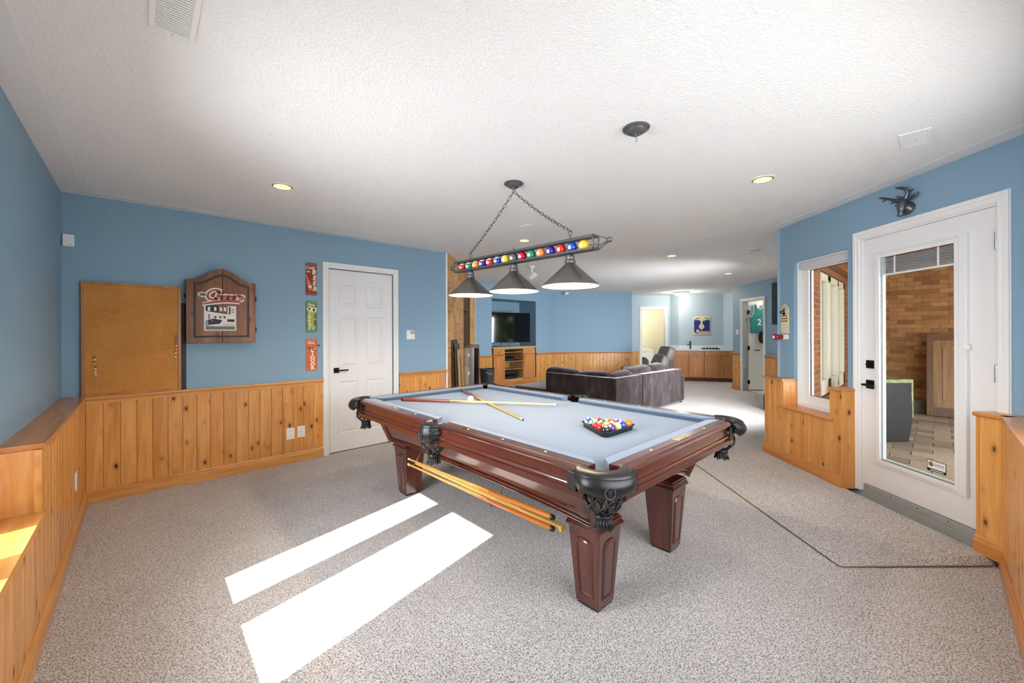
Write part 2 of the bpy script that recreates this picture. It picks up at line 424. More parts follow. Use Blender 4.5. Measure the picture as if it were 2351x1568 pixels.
# --- wall behind the camera (y = -0.40), wide window
DL = (0, -0.40, 0); DR = PI
wd_ = struct(obj('wall_front', wall_mb(-3.66, 0.62, 0, H + .05, 0, 0.14, [(-3.05, -0.45, 0.92, 2.2)]), 'blue', None, DL, DR))
planks(wd_, -3.565, -2.0, 0.10, 0.862, -0.133)
strip('baseboard_front', BASE, -3.60, 0.40, -0.146, 0, 'pine_dark', DL, DR)
strip('trim_9', [(0.0, 0), (-0.150, 0), (-0.157, 0.008), (-0.154, 0.024), (0.0, 0.024)], -3.60, 0.40, 0, 0.862, 'pine_dark', DL, DR)
wn = struct(obj('window_2', MB().box(-3.05, -2.97, 0.04, 0.1, 0.92, 2.2).box(-0.53, -0.45, 0.04, 0.1, 0.92, 2.2).box(-1.79, -1.71, 0.04, 0.1, 0.92, 2.2)
                .box(-3.05, -0.45, 0.04, 0.1, 2.12, 2.2).box(-3.05, -0.45, 0.04, 0.1, 0.92, 1.0), 'white', None, DL, DR))
# --- right wall, turned 45 degrees: window and patio door (2.91 m to the side)
RL = W(2.91, 0)
wr = struct(obj('wall_right', wall_mb(-4.335, -2.167, 0, H + .05, 0, 0.16, [(-4.09, -3.434, 0.60, 2.09), (-3.30, -2.37, 0.0, 2.135)]), 'blue', None, RL, RZ_R))
FZ = 0.045                                     # the carpet ramp lifts the floor here
planks(wr, -4.385, -4.10, FZ + .10, 0.862, -0.106); planks(wr, -4.10, -3.47, FZ + .10, 0.592, -0.106); planks(wr, -3.47, -3.36, FZ + .10, 0.862, -0.106)
planks(wr, -2.371, -2.235, FZ + .10, 0.862, -0.106)
struct(obj('trim_10', MB().box(-4.10, -4.083, -0.118, 0.03, 0.617, 0.862).box(-3.487, -3.47, -0.118, 0.03, 0.617, 0.862), 'pine', None, RL, RZ_R))
struct(obj('trim_11', B(-3.36, -3.343, -0.118, 0.0, FZ, 0.862), 'pine', None, RL, RZ_R))
struct(obj('trim_12', B(-2.388, -2.371, -0.118, 0.0, FZ, 0.862), 'pine', None, RL, RZ_R))
LG = [(0.0, 0), (-0.130, 0), (-0.136, 0.008), (-0.132, 0.024), (0.0, 0.024)]
for k, (a, b) in enumerate(((-4.40, -4.078), (-3.492, -3.340), (-2.392, -2.225))):
    strip('trim_%d' % (13 + k), LG, a, b, 0, 0.862, 'pine_dark', RL, RZ_R)
strip('trim_16', [(0.03, 0), (-0.138, 0), (-0.146, 0.012), (-0.138, 0.026), (0.03, 0.026)], -4.13, -3.44, 0, 0.592, 'pine_dark', RL, RZ_R)
strip('baseboard_right', BASE, -4.40, -3.35, -0.118, FZ, 'pine_dark', RL, RZ_R)
strip('baseboard_right_corner', BASE, -2.39, -2.225, -0.118, FZ, 'pine_dark', RL, RZ_R)
struct(obj('trim_17', B(-4.385, -4.335, -0.106, 0.12, 0.0, 0.862), 'pine', None, RL, RZ_R))
casing('trim_18', -3.30, -2.37, 0.05, 2.135, 0.066, RL, RZ_R)
# --- far room
TL_ = (0, 7.13, 0)
nich = wall_mb(4.60, 8.195, 0, H + .05, 0, 0.12, [(6.0, 7.5, 0.20, 2.19)])
nich.box(5.94, 6.0, 0.12, 0.68, 0.2, 2.25).box(7.5, 7.56, 0.12, 0.68, 0.2, 2.25).box(5.94, 7.56, 0.62, 0.68, 0.2, 2.25).box(5.94, 7.56, 0.12, 0.68, 2.19, 2.25)
wt = struct(obj('wall_far_back', nich, 'blue', None, TL_, 0.0))
planks(wt, 4.80, 6.0, 0.10, 0.80, -0.001); planks(wt, 7.5, 8.185, 0.10, 0.80, -0.001)
for k, (a, b) in enumerate(((4.75, 6.0), (7.5, 8.19))): strip('trim_%d' % (19 + k), RAIL, a, b, 0, 0.79, 'pine_dark', TL_, 0.0)
GL = W(0, 10.80)
wg = struct(obj('wall_far_angled', B(1.128, 3.27, 0, 0.12, 0, H + .05).box(3.15, 3.27, 0.12, 1.1, 0, H + .05), 'blue', None, GL, DIAG))
planks(wg, 1.14, 3.26, 0.10, 0.80, -0.001)
strip('trim_21', RAIL, 1.14, 3.275, 0, 0.79, 'pine_dark', GL, DIAG); strip('baseboard_far', BASE, 1.14, 3.275, -0.013, 0, 'pine_dark', GL, DIAG)
KL = W(0, 11.9)
wk = struct(obj('wall_doorway', wall_mb(3.2, 4.76, 0, H + .05, 0, 0.12, [(3.90, 4.60, -0.01, 2.07)]), 'pale_blue', None, KL, DIAG))
casing('trim_22', 3.90, 4.60, 0, 2.07, 0.075, KL, DIAG)
planks(wk, 3.28, 3.825, 0.02, 0.82, -0.001)
def seg(mb, p, q, t, z0, z1):
    p = Vector(p); q = Vector(q); d = (q - p).normalized(); n = Vector((-d.y, d.x)) * t
    vs = [(a.x, a.y, z) for z in (z0, z1) for a in (p, q, q + n, p + n)]
    return mb.add(vs, [(0, 3, 2, 1), (4, 5, 6, 7), (0, 1, 5, 4), (1, 2, 6, 5), (2, 3, 7, 6), (3, 0, 4, 7)])
mb = MB()
for p, q in (((4.75, 11.9), (4.88, 11.60)), ((4.88, 11.60), (6.08, 11.40)), ((6.08, 11.40), (6.18, 10.9))): seg(mb, p, q, 0.12, 0, H + .05)
struct(obj('wall_bar', mb, 'pale_blue', None, (0, 0, 0), DIAG))
QL = W(5.42, 0)
wq = struct(obj('wall_far_right', wall_mb(-9.72, -6.66, 0, H + .05, 0, 0.14, [(-9.32, -8.54, -0.01, 2.09)]).box(-9.72, -9.66, 0.14, 0.95, 0, H + .05), 'blue', None, QL, RZ_R))
planks(wq, -9.72, -9.385, 0.10, 0.83, -0.001, 0.11); planks(wq, -8.475, -7.4, 0.10, 0.83, -0.001, 0.11)
for k, (a, b) in enumerate(((-9.74, -9.385), (-8.475, -7.0))):
    strip('trim_%d' % (23 + k), RAIL, a, b, 0, 0.82, 'pine_dark', QL, RZ_R); strip('baseboard_far_right' if k else 'baseboard_far_column', BASE, a, b, -0.013, 0, 'pine_dark', QL, RZ_R)
casing('trim_25', -9.32, -8.54, 0, 2.09, 0.066, QL, RZ_R)
# wall between the far room and the covered porch, with three tall window lights
EL = (0, 1.186, 0)
we = struct(obj('wall_porch_side', wall_mb(-8.60, -5.06, 0, H + .05, 0, 0.10, [(-8.42, -6.42, 0.52, 2.16)]), 'blue', None, EL, PI))
wn = struct(obj('window_3', MB().box(-8.42, -6.42, 0.06, 0.15, 2.06, 2.16).box(-8.42, -6.42, 0.06, 0.15, 0.52, 0.72)
                .box(-6.54, -6.42, 0.06, 0.15, 0.52, 2.16).box(-7.22, -7.0, 0.06, 0.15, 0.52, 2.16).box(-7.9, -7.68, 0.06, 0.15, 0.52, 2.16).box(-8.42, -8.32, 0.06, 0.15, 0.52, 2.16), plain('cream_frame', (226, 220, 196), 0.5), None, EL, PI, bevel=0.006))
for a, b in ((-7.0, -6.54), (-7.68, -7.22), (-8.32, -7.9)): obj('pane', B(a, b, 0.10, 0.106, 0.72, 2.06), 'glass', wn)
# rooms glimpsed through the two far doorways
struct(obj('wall_laundry', MB().box(3.2, 3.3, 0.12, 1.7, 0, 2.5).box(5.2, 5.3, 0.12, 1.7, 0, 2.5).box(3.2, 5.3, 1.6, 1.7, 0, 2.5).box(3.2, 5.3, 0.12, 1.7, 2.4, 2.5).box(3.2, 5.3, 0.1, 1.7, -0.06, 0.0),
    plain('beige_paint', (226, 220, 200), 0.7), None, KL, DIAG))
struct(obj('wall_closet', MB().box(-9.9, -7.9, 2.2, 2.3, 0, 2.5).box(-9.65, -9.60, 0.14, 2.2, 0, 2.5).box(-8.0, -7.9, 0.14, 2.2, 0, 2.5).box(-9.9, -7.9, 0.14, 2.3, 2.4, 2.5).box(-9.9, -7.9, 0.13, 2.3, -0.06, 0.0),
    plain('cream_paint', (222, 220, 206), 0.7), None, QL, RZ_R))
# smooth painted border where the stippled ceiling meets the walls
struct(obj('trim_26', B(-0.466, 3.1, -0.13, 0, H - 0.002, H + 0.01), 'ceiling_smooth', None, AL, 0.0))
struct(obj('trim_27', B(-0.4, 4.55, -0.13, 0, H - 0.002, H + 0.01), 'ceiling_smooth', None, BL, BR))
struct(obj('trim_28', B(-4.45, -2.1, -0.13, 0, H - 0.002, H + 0.01), 'ceiling_smooth', None, RL, RZ_R))
# carpeted ramp laid up to the patio door
def ramp(u, v):
    X = 1.90 + 0.90 * u; Y = 2.30 + (4.42 - 2.30) * v
    e = min(1.0, min(u * 0.90, v * 2.12) / 0.035); z = (0.008 + 0.042 * u) * (0.25 + 0.75 * math.sqrt(max(0, e))) 
    return (X, Y, max(z, 0.003))
mb = MB().grid(ramp, 30, 60)
n0 = len(mb.v); vs = [(1.90, 2.30, 0.0), (2.80, 2.30, 0.0)]
mb.add([(1.90 + .9 * k / 30, 2.30, -0.002) for k in range(31)], [])
mb.f += [(n0 + k, n0 + k + 1, k + 1, k) for k in range(30)]
n1 = len(mb.v); mb.add([(1.90, 2.30 + 2.12 * k / 60, -0.002) for k in range(61)], [])
mb.f += [(n1 + k, k * 31, (k + 1) * 31, n1 + k + 1) for k in range(60)]
cr = tag(obj('carpet_ramp', mb, 'carpet', None, (0, 0, 0), DIAG, smooth=40), 'sloping speckled carpet mat laid up to the patio door threshold', 'carpet')
pts = [(1.897, 4.40 - 2.08 * k / 24, 0.0045) for k in range(24)] + [(1.899, 2.312, 0.0045), (1.912, 2.298, 0.005)] + [(1.92 + 0.84 * k / 12, 2.297, 0.005 + 0.004 * k / 12) for k in range(13)] + [(2.785, 2.306, 0.010), (2.80, 2.335, 0.012)]
obj('edge_binding', MB().tube(pts, 0.0035, 6), plain('carpet_binding', (120, 110, 104), 0.9), cr, smooth=60)
# ================================================================ POOL TABLE
TC = (2.063, 2.145, 0)
pt = thing('pool_table', 'mahogany pool table with powder blue cloth and black leather pockets', 'pool table', TC)
HX, HY, ZT, ZB = 0.750, 1.285, 0.813, 0.772
CUT = 0.128; SIDE = 0.068                         # rail stops short of the corner and side pockets
CAP = [(0.086, 0.774), (0.086, 0.8125), (0.040, 0.813), (0.036, 0.8105), (0.030, 0.8125), (0.016, 0.811), (0.005, 0.805), (0.0, 0.797), (0.003, 0.789), (0.014, 0.785), (0.020, 0.774)]
APR = [(0.016, 0.787), (0.016, 0.740), (0.006, 0.735), (0.003, 0.728), (0.007, 0.722), (0.014, 0.719), (0.014, 0.713), (0.005, 0.710), (0.005, 0.680), (0.07, 0.680), (0.07, 0.787)]
def rail_run(prof, p, q, nx, ny):                 # straight moulding; prof d is measured inwards from the outer edge
    return MB().sweep([(-d, z) for d, z in prof], [(p, (nx, ny)), (q, (nx, ny))])
runs = []
for sx in (-1, 1):
    for sy in (-1, 1):
        runs.append(((sx * HX, sy * SIDE), (sx * HX, sy * (HY - CUT)), sx, 0))
for sy in (-1, 1): runs.append(((-HX + CUT, sy * HY), (HX - CUT, sy * HY), 0, sy))
for (p, q, nx, ny) in runs:
    mt = 'mahogany' if nx else 'mahogany_x'
    obj('rail', rail_run(CAP, p, q, nx, ny), mt, pt, bevel=0.0015, seg=1)
    ap = obj('apron', rail_run(APR, p, q, nx, ny), mt, pt, bevel=0.0012, seg=1)
    # rubber cushion under the cloth, mitred at the pockets
    nose = 0.145 if nx else 0.152
    CU = [(0.086, 0.776), (0.086, 0.8125), (nose - 0.012, 0.811), (nose - 0.002, 0.807), (nose, 0.801), (nose - 0.012, 0.787), (nose - 0.026, 0.7725)]
    vs = []
    for e, (pp, sgn) in enumerate(((p, 1), (q, -1))):
        for d, z in CU:
            k = 0.55 if (nx and e == 0) else 1.0
            sh = (d - 0.086) * k - 0.004
            if nx: t = pp[1] + math.copysign(1, q[1] - p[1]) * sgn * sh; vs.append((nx * (HX - d), t, z))
            else: t = pp[0] + math.copysign(1, q[0] - p[0]) * sgn * sh; vs.append((t, ny * (HY - d), z))
    K = len(CU); fs = [(i, (i + 1) % K, (i + 1) % K + K, i + K) for i in range(K)] + [tuple(range(K)), tuple(range(2 * K - 1, K - 1, -1))]
    obj('cushion', MB().add(vs, fs), 'felt', pt, bevel=0.002, seg=1)
# bed with pocket cut-outs
pr = 0.062; poly = []
def arc(cx, cy, a0, a1, r, n=8): return [(cx + r * math.cos(math.radians(a0 + (a1 - a0) * k / n)), cy + r * math.sin(math.radians(a0 + (a1 - a0) * k / n))) for k in range(n + 1)]
bx, by = HX - 0.09, HY - 0.09
poly += arc(bx, -by, 180 + 10, 80, 0.060) + arc(bx + 0.035, 0, 245, 115, 0.052) + arc(bx, by, -80, -190, 0.060)
poly += arc(-bx, by, 10, -100, 0.060) + arc(-bx - 0.035, 0, 65, -65, 0.052) + arc(-bx, -by, 100, -10, 0.060)
obj('bed', MB().prism(poly, ZB - 0.03, ZB, 'xy'), 'felt', pt)
obj('frame', B(-0.48, 0.48, -1.0, 1.0, 0.52, 0.735), plain('dark_frame', (34, 22, 18), 0.7), pt)
# cabinet sides with the shallow arch, flaring outwards
def side(t0, t1, fn, rise, name, mat):
    def zb(t): return 0.447 + rise * max(0.0, 1 - abs(t) ** 3.2)
    def P(u, v, off=0.0):
        t = t0 + (t1 - t0) * u; z0 = zb(2 * u - 1); z = z0 + (0.690 - z0) * v
        return fn(t, z, off)
    o = obj(name, MB().grid(lambda u, v: P(u, v), 28, 3), mat, pt, solid=0.022, smooth=40)
    mb = MB()
    for dz, r, off in ((0.004, 0.006, 0.012), (0.022, 0.005, 0.0125)):
        pts = []
        for k in range(29):
            u = k / 28; t = t0 + (t1 - t0) * u; pts.append(fn(t, zb(2 * u - 1) + dz, off))
        mb.tube(pts, r, 6)
    obj('moulding', mb, mat, o, smooth=60)
fl = lambda z: 0.34 * (z - 0.447)
for sx in (-1, 1): side(-1.0, 1.0, lambda t, z, off, sx=sx: (sx * (0.505 + fl(z) + off), t * (1.03 + fl(z)), z), 0.030, 'side_panel', 'mahogany')
for sy in (-1, 1): side(-1.0, 1.0, lambda t, z, off, sy=sy: (t * (0.505 + fl(z)), sy * (1.03 + fl(z) + off), z), 0.075, 'end_panel', 'mahogany_x')
for sx in (-1, 1):
    for sy in (-1, 1):
        pts = [(sx * (0.507 + fl(z)), sy * (1.032 + fl(z)), z) for z in (0.445, 0.57, 0.69)]
        obj('corner_post', MB().tube(pts, 0.026, 4), 'mahogany_z', pt)
# legs: tapered, arched raised panel on the outer faces
def leg_mesh():
    a, b, z1 = 0.067, 0.094, 0.398
    mb = MB()
    mb.add([(sx * r, sy * r, z) for r, z in ((a, 0.012), (b, z1)) for sx, sy in ((-1, -1), (1, -1), (1, 1), (-1, 1))],
           [(0, 3, 2, 1), (4, 5, 6, 7), (0, 1, 5, 4), (1, 2, 6, 5), (2, 3, 7, 6), (3, 0, 4, 7)])
    return mb
def panel_mesh():
    # raised panel on the -y face of a leg, following the taper
    def F(x, z, off):
        r = 0.067 + (0.094 - 0.067) * (z - 0.012) / 0.386; return (x * r, -(r + off), z)
    def outline(ins):
        z0, z1 = 0.055 + ins, 0.325 - ins; hw = 0.58 - ins * 10; pts = [(-hw, z0), (hw, z0), (hw, z1)]
        for k in range(1, 8): t = 1 - 2 * k / 8; pts.append((hw * t, z1 + 0.032 * math.sqrt(max(0, 1 - t * t))))
        pts.append((-hw, z1)); return pts
    rings = [(0.0, 0.0005), (0.003, 0.006), (0.007, 0.006), (0.010, 0.001), (0.014, 0.001), (0.020, 0.004)]
    vs = []; fs = []; n = len(outline(0))
    for ins, off in rings: vs += [F(x, z, off) for x, z in outline(ins)]
    for r in range(len(rings) - 1):
        for i in range(n): j = (i + 1) % n; fs.append((r * n + i, r * n + j, (r + 1) * n + j, (r + 1) * n + i))
    fs.append(tuple((len(rings) - 1) * n + i for i in range(n)))
    return MB().add(vs, fs)
lm = leg_mesh().mesh('leg'); lm.materials.append(M['mahogany_z'])
pm = panel_mesh().mesh('raised_panel'); pm.materials.append(M['mahogany_z'])
capm = MB()
for r0, z0, z1 in ((0.096, 0.392, 0.400), (0.106, 0.400, 0.414), (0.101, 0.414, 0.424), (0.098, 0.424, 0.438), (0.090, 0.438, 0.449)): capm.box(-r0, r0, -r0, r0, z0, z1)
cm = capm.mesh('capital'); cm.materials.append(M['mahogany_x'])
fm = B(-0.060, 0.060, -0.060, 0.060, 0.0, 0.014).mesh('foot'); fm.materials.append(M['black'])
for sx in (-1, 1):
    for sy in (-1, 1):
        l = link(bpy.data.objects.new('leg', lm), pt, (sx * 0.383, sy * 0.955, 0), 0.0)
        md = l.modifiers.new('bevel', 'BEVEL'); md.width = 0.003; md.segments = 2
        for k, rz in ((0, PI if sy > 0 else 0.0), (1, PI / 2 if sx > 0 else -PI / 2)): link(bpy.data.objects.new('raised_panel', pm), l, (0, 0, 0), rz)
        c = link(bpy.data.objects.new('capital', cm), l, (0, 0, 0), 0.0)
        md = c.modifiers.new('bevel', 'BEVEL'); md.width = 0.004; md.segments = 3
        link(bpy.data.objects.new('foot', fm), l, (0, 0, 0), 0.0)
# sights set into the rails
sm = MB().ball((0, 0, 0), 0.0075, 12, 6, (1, 1, 0.15)).mesh('sight'); sm.materials.append(plain('pearl_inlay', (240, 234, 216), 0.25))
for sx in (-1, 1):
    for y in (-0.90, -0.60, -0.30, 0.30, 0.60, 0.90): link(bpy.data.objects.new('sight', sm), pt, (sx * (HX - 0.060), y, ZT + 0.0005), 0)
for sy in (-1, 1):
    for x in (-0.31, 0.0, 0.31):
        if sy < 0 and x == 0.0: continue
        link(bpy.data.objects.new('sight', sm), pt, (x, sy * (HY - 0.060), ZT + 0.0005), PI / 2)
obj('name_plate', B(-0.045, 0.045, -HY + 0.042, -HY + 0.082, ZT - 0.0002, ZT + 0.0012), 'brass', pt, label='small brass plate on the end rail')
# pockets: leather roll, shield flap, inner cup, net and fringe
def net_mesh():
    mb = MB(); prof = lambda t: (0.058 + 0.018 * math.sin(PI * min(1, t * 1.25)) - 0.036 * max(0, (t - 0.62) / 0.38) ** 1.3)
    for s in (-1, 1):
        for k in range(8):
            pts = []
            for i in range(13):
                t = i / 12; a = 2 * PI * k / 8 + s * t * 1.9; r = prof(t); pts.append((r * math.cos(a), r * math.sin(a), 0.730 - 0.125 * t))
            mb.tube(pts, 0.0046, 5)
    return mb
def fringe_mesh():
    mb = MB().lathe([(0.036, 0.614), (0.040, 0.607), (0.034, 0.599), (0.032, 0.586)], 16)
    for k in range(18):
        a = 2 * PI * k / 18; c, s_ = math.cos(a), math.sin(a); L = 0.554 + 0.005 * ((k * 7) % 3)
        mb.tube([(0.030 * c, 0.030 * s_, 0.598), (0.033 * c, 0.033 * s_, 0.578), (0.041 * c, 0.041 * s_, L)], [0.006, 0.006, 0.0055], 4)
    return mb
nm = net_mesh().mesh('net'); nm.materials.append(M['leather']); frm = fringe_mesh().mesh('fringe'); frm.materials.append(M['leather'])
for me in (nm, frm):
    for p in me.polygons: p.use_smooth = True
emb = plain('embossed_leather', (62, 60, 60), 0.3)
def pocket(cx, cy, ang, side):
    # local frame of the pocket: -y points out of the table
    e = bpy.data.objects.new('pocket', None); link(e, pt, (cx, cy, 0), ang)
    if side: hw, path = 0.072, [(-0.072, 0.0), (-0.070, -0.02), (-0.052, -0.062), (-0.024, -0.083), (0, -0.088), (0.024, -0.083), (0.052, -0.062), (0.070, -0.02), (0.072, 0.0)]
    else:
        path = []
        for k in range(17):
            a = math.radians(180 + 180 * k / 16); ca, sa = math.cos(a), math.sin(a)
            path.append((0.114 * math.copysign(abs(ca) ** 0.9, ca), -0.010 - 0.100 * abs(sa) ** 0.85))
    def smooth_path(p, n):
        out = []
        for i in range(n + 1):
            t = i / n * (len(p) - 1); k = min(int(t), len(p) - 2); f = t - k; out.append((p[k][0] * (1 - f) + p[k + 1][0] * f, p[k][1] * (1 - f) + p[k + 1][1] * f))
        return out
    P = smooth_path(path, 32)
    # roll of leather round the rim
    def rimp(u, v):
        i = u * 32; k = min(int(i), 31); f = i - k; c = Vector((P[k][0] * (1 - f) + P[k + 1][0] * f, P[k][1] * (1 - f) + P[k + 1][1] * f))
        o = Vector((0, 0.055 if not side else 0.01)); dd = (c - o).normalized(); wd = 0.040 if not side else 0.026; a = 2 * PI * v
        q = c - dd * (wd - 0.012) + dd * wd * math.cos(a); return (q.x, q.y, 0.797 + 0.0195 * math.sin(a))
    obj('rim', MB().grid(rimp, 32, 14), 'leather', e, smooth=60)
    # shield flap with a scalloped lower edge
    def flap(u, v):
        i = u * 32; k = min(int(i), 31); f = i - k; x = P[k][0] * (1 - f) + P[k + 1][0] * f; y = P[k][1] * (1 - f) + P[k + 1][1] * f
        q = abs(2 * u - 1); zb = (0.722 + 0.012 * math.sin(q * PI) ** 2 + 0.045 * max(0, (q - 0.72) / 0.28) ** 1.5) if not side else (0.705 + 0.05 * q ** 3)
        s = 1.02 + 0.05 * math.sin(PI * v); z = 0.798 + (zb - 0.798) * v
        return (x * s, y * s - 0.004 - (0.012 * math.sin(PI * v) if not side else 0.006 * math.sin(PI * v)), z)
    fo = obj('shield', MB().grid(flap, 32, 8), 'leather', e, solid=0.007, smooth=60)
    # stitched edge
    obj('edge_welt', MB().tube([flap(k / 40, 0.985) for k in range(41)], 0.0035, 6), 'leather', fo, smooth=60)
    obj('edge_welt', MB().tube([flap(k / 40, 0.10) for k in range(41)], 0.003, 6), 'leather', fo, smooth=60)
    # embossed crest: a ring of leaves round a triangle of dots
    cb = MB(); zc, sc = (0.752, 0.75) if not side else (0.748, 0.72)
    y0 = flap(0.5, 0.5)[1] - 0.0042
    for k in range(22):
        a = math.radians(-60 + 300 * k / 21 + 90 + 60); 
        cb.ball((0.026 * sc * math.cos(a), y0, zc - 0.002 + 0.030 * sc * math.sin(a)), 0.0034, 6, 4, (1, 0.5, 1.3))
    for r in range(5):
        for c in range(5 - r): cb.ball(((c - (4 - r) / 2) * 0.0055 * sc, y0, zc + (0.010 - r * 0.0062) * sc), 0.0019, 6, 4)
    obj('crest', cb, emb, fo, smooth=60)
    # cup and net hang under the rim
    oy = 0.0 if not side else -0.012
    obj('cup', MB().lathe([(0.088, 0.770), (0.080, 0.74), (0.064, 0.70)], 20, (0, oy, 0)), 'leather', e, solid=0.004, smooth=60)
    n = link(bpy.data.objects.new('net', nm), e, (0, oy, 0), 0.0); link(bpy.data.objects.new('fringe', frm), e, (0, oy, 0), 0.0)
    if not side:                                   # leather tabs wrapped on to the aprons
        for s in (-1, 1):
            a = s * PI / 4; ca, sa = math.cos(a), math.sin(a)
            pts = [(-s * 0.0, 0, 0)]
            tb = B(-0.004, 0.004, -0.024, 0.024, 0.705, 0.786); tb.xf(Matrix.Translation((s * 0.130, 0.006, 0)) @ Matrix.Rotation(-s * PI / 4, 4, 'Z'))
            obj('tab', tb, 'leather', e, bevel=0.003)
    return e
for sx in (-1, 1):
    for sy in (-1, 1):
        ang = math.atan2(sy, sx) + PI / 2
        ang = math.radians({(-1, -1): -45, (1, -1): 45, (1, 1): 135, (-1, 1): -135}[(sx, sy)])
        pocket(sx * (HX - 0.088), sy * (HY - 0.088), ang, False)
    pocket(sx * (HX - 0.028), 0, math.radians(90 if sx > 0 else -90), True)
# brass hooks under the long side hold spare cues
for y in (-0.36, 0.60):
    pts = [(-0.47, y, 0.475), (-0.475, y, 0.44), (-0.50, y - .015, 0.425), (-0.52, y - .02, 0.40), (-0.53, y - .02, 0.375), (-0.56, y - .02, 0.362), (-0.595, y - .02, 0.366), (-0.605, y - .02, 0.385)]
    obj('cue_hook', MB().tube(pts, 0.0035, 8), 'brass', pt, smooth=60)

# ---------------------------------------------------------------- cues
shaft_pale = wood('pale_maple', (232, 206, 150), (220, 190, 132), (240, 218, 168), knots=False, rough=0.25, coat=0.5, axis='x')
shaft_honey = wood('honey_maple', (226, 178, 92), (210, 158, 72), (236, 194, 112), knots=False, rough=0.25, coat=0.5, axis='x')
def cue(label, p, q, butt, shaft, butt_len=0.44, rb=0.0145, points=True, bumper=True, spin=0.0):
    p, q = Vector(p), Vector(q); L = (q - p).length
    t = thing('pool_cue', label, 'cue', p, group=None)
    t.rotation_mode = 'QUATERNION'; t.rotation_quaternion = (q - p).to_track_quat('X', 'Z') @ Matrix.Rotation(spin, 4, 'X').to_quaternion().inverted() if spin else (q - p).to_track_quat('X', 'Z')
    rt = 0.0066; r = lambda s: rb + (rt - rb) * min(1, (s / L) ** 0.9)
    n = 14
    def tubeof(s0, s1, k, extra=0.0): return MB().tube([(s0 + (s1 - s0) * i / k, 0, 0) for i in range(k + 1)], [r(s0 + (s1 - s0) * i / k) + extra for i in range(k + 1)], n)
    bo = obj('butt', tubeof(0.012, butt_len, 6), butt, t, smooth=50)
    obj('shaft', tubeof(butt_len, L - 0.03, 8), shaft, t, smooth=50)
    if points:                                     # spliced points running up the shaft
        mb = MB()
        for k in range(4):
            a0 = k * PI / 2; vs = []; m = 10
            for i in range(m + 1):
                s = butt_len - 0.005 + 0.16 * i / m; hw = 0.72 * (1 - i / m)
                for j in (-1, 0, 1):
                    a = a0 + j * hw; rr = r(s) + 0.0004; vs.append((s, rr * math.cos(a), rr * math.sin(a)))
            fs = [(i * 3 + j, i * 3 + j + 1, (i + 1) * 3 + j + 1, (i + 1) * 3 + j) for i in range(m) for j in (0, 1)]
            mb.add(vs, fs)
        obj('splice', mb, butt, t, smooth=50)
    obj('ferrule', tubeof(L - 0.03, L - 0.006, 2, 0.0003), 'white_plastic', t, smooth=50)
    obj('tip', tubeof(L - 0.006, L, 1), plain('cue_tip', (60, 66, 80), 0.8) if 'cue_tip' not in MATS else MATS['cue_tip'], t, smooth=50)
    if bumper: obj('bumper', MB().tube([(-0.008, 0, 0), (-0.003, 0, 0), (0.012, 0, 0)], [rb * 0.55, rb * 0.93, rb], n), 'black', t, smooth=50)
    return t
red_butt = wood('rosewood_butt', (150, 62, 30), (120, 42, 18), (172, 84, 46), knots=False, rough=0.22, coat=0.7, axis='x')
plum_butt = wood('dark_cherry_butt', (104, 44, 36), (80, 30, 24), (128, 60, 48), knots=False, rough=0.22, coat=0.7, axis='x')
honey_butt = wood('amber_butt', (190, 110, 34), (164, 84, 22), (212, 136, 56), knots=False, rough=0.22, coat=0.7, axis='x')
cue('pale maple cue with rosewood butt lying on top of the other cue', (1.665, 3.200, ZB + 0.016), (2.395, 2.044, ZB + 0.028), red_butt, shaft_pale, 0.46)
cue('honey maple cue with dark cherry butt beneath the crossing cue on the cloth', (2.345, 3.246, ZB + 0.020), (1.880, 1.910, ZB + 0.008), plum_butt, shaft_honey, 0.36)
cue('upper amber cue with black bumper hanging on the hooks under the table', (1.505, 1.315, 0.440), (1.500, 2.790, 0.398), honey_butt, shaft_honey, 0.50)
cue('lower amber cue with black bumper hanging on the hooks under the table', (1.475, 1.290, 0.402), (1.470, 2.745, 0.376), honey_butt, shaft_honey, 0.50)
st = thing('bridge_stick', 'plain yellow square-ended stick hanging innermost on the hooks under the table', 'stick', (1.520, 1.262, 0.398))
st.rotation_mode = 'QUATERNION'; st.rotation_quaternion = Vector((0.0, 1.46, -0.022)).to_track_quat('X', 'Z')
obj('handle', B(0, 0.30, -0.017, 0.017, -0.013, 0.013), shaft_honey, st, bevel=0.003)
obj('shaft', MB().tube([(0.30, 0, 0), (0.9, 0, 0), (1.44, 0, 0)], [0.0125, 0.010, 0.008], 12), shaft_honey, st, smooth=50)

# ---------------------------------------------------------------- billiard balls
BCOL = {1: (246, 196, 30), 2: (24, 78, 160), 3: (214, 40, 34), 4: (92, 52, 122), 5: (240, 122, 34), 6: (22, 110, 66), 7: (150, 24, 40), 8: (26, 26, 28)}
LCOL = dict(BCOL); LCOL.update({4: (52, 34, 150), 6: (20, 140, 112), 7: (190, 16, 46), 8: (92, 94, 98), 5: (250, 140, 62), 2: (24, 72, 190)})
def ball_mat(n, cols, r, name):
    t = NT(name); t.set(Roughness=0.08); t.bsdf.inputs['Coat Weight'].default_value = 0.6; t.bsdf.inputs['Coat Roughness'].default_value = 0.03
    base = srgb(*cols[n if n <= 8 else n - 8]); cream = srgb(244, 236, 206)
    tc = t.n('TexCoord'); sp = t.n('SeparateXYZ'); t.l(tc.outputs['Object'], sp.inputs[0])
    col = base
    if n > 8:
        az = t.math('ABSOLUTE', sp.outputs['Z']); f = t.math('LESS_THAN', az, 0.56 * r); col = t.mix(f, cream, base)
    ax = t.math('ABSOLUTE', sp.outputs['X']); g = t.math('GREATER_THAN', ax, 0.925 * r)
    col = t.mix(g, col, cream); t.color(col); return t.m
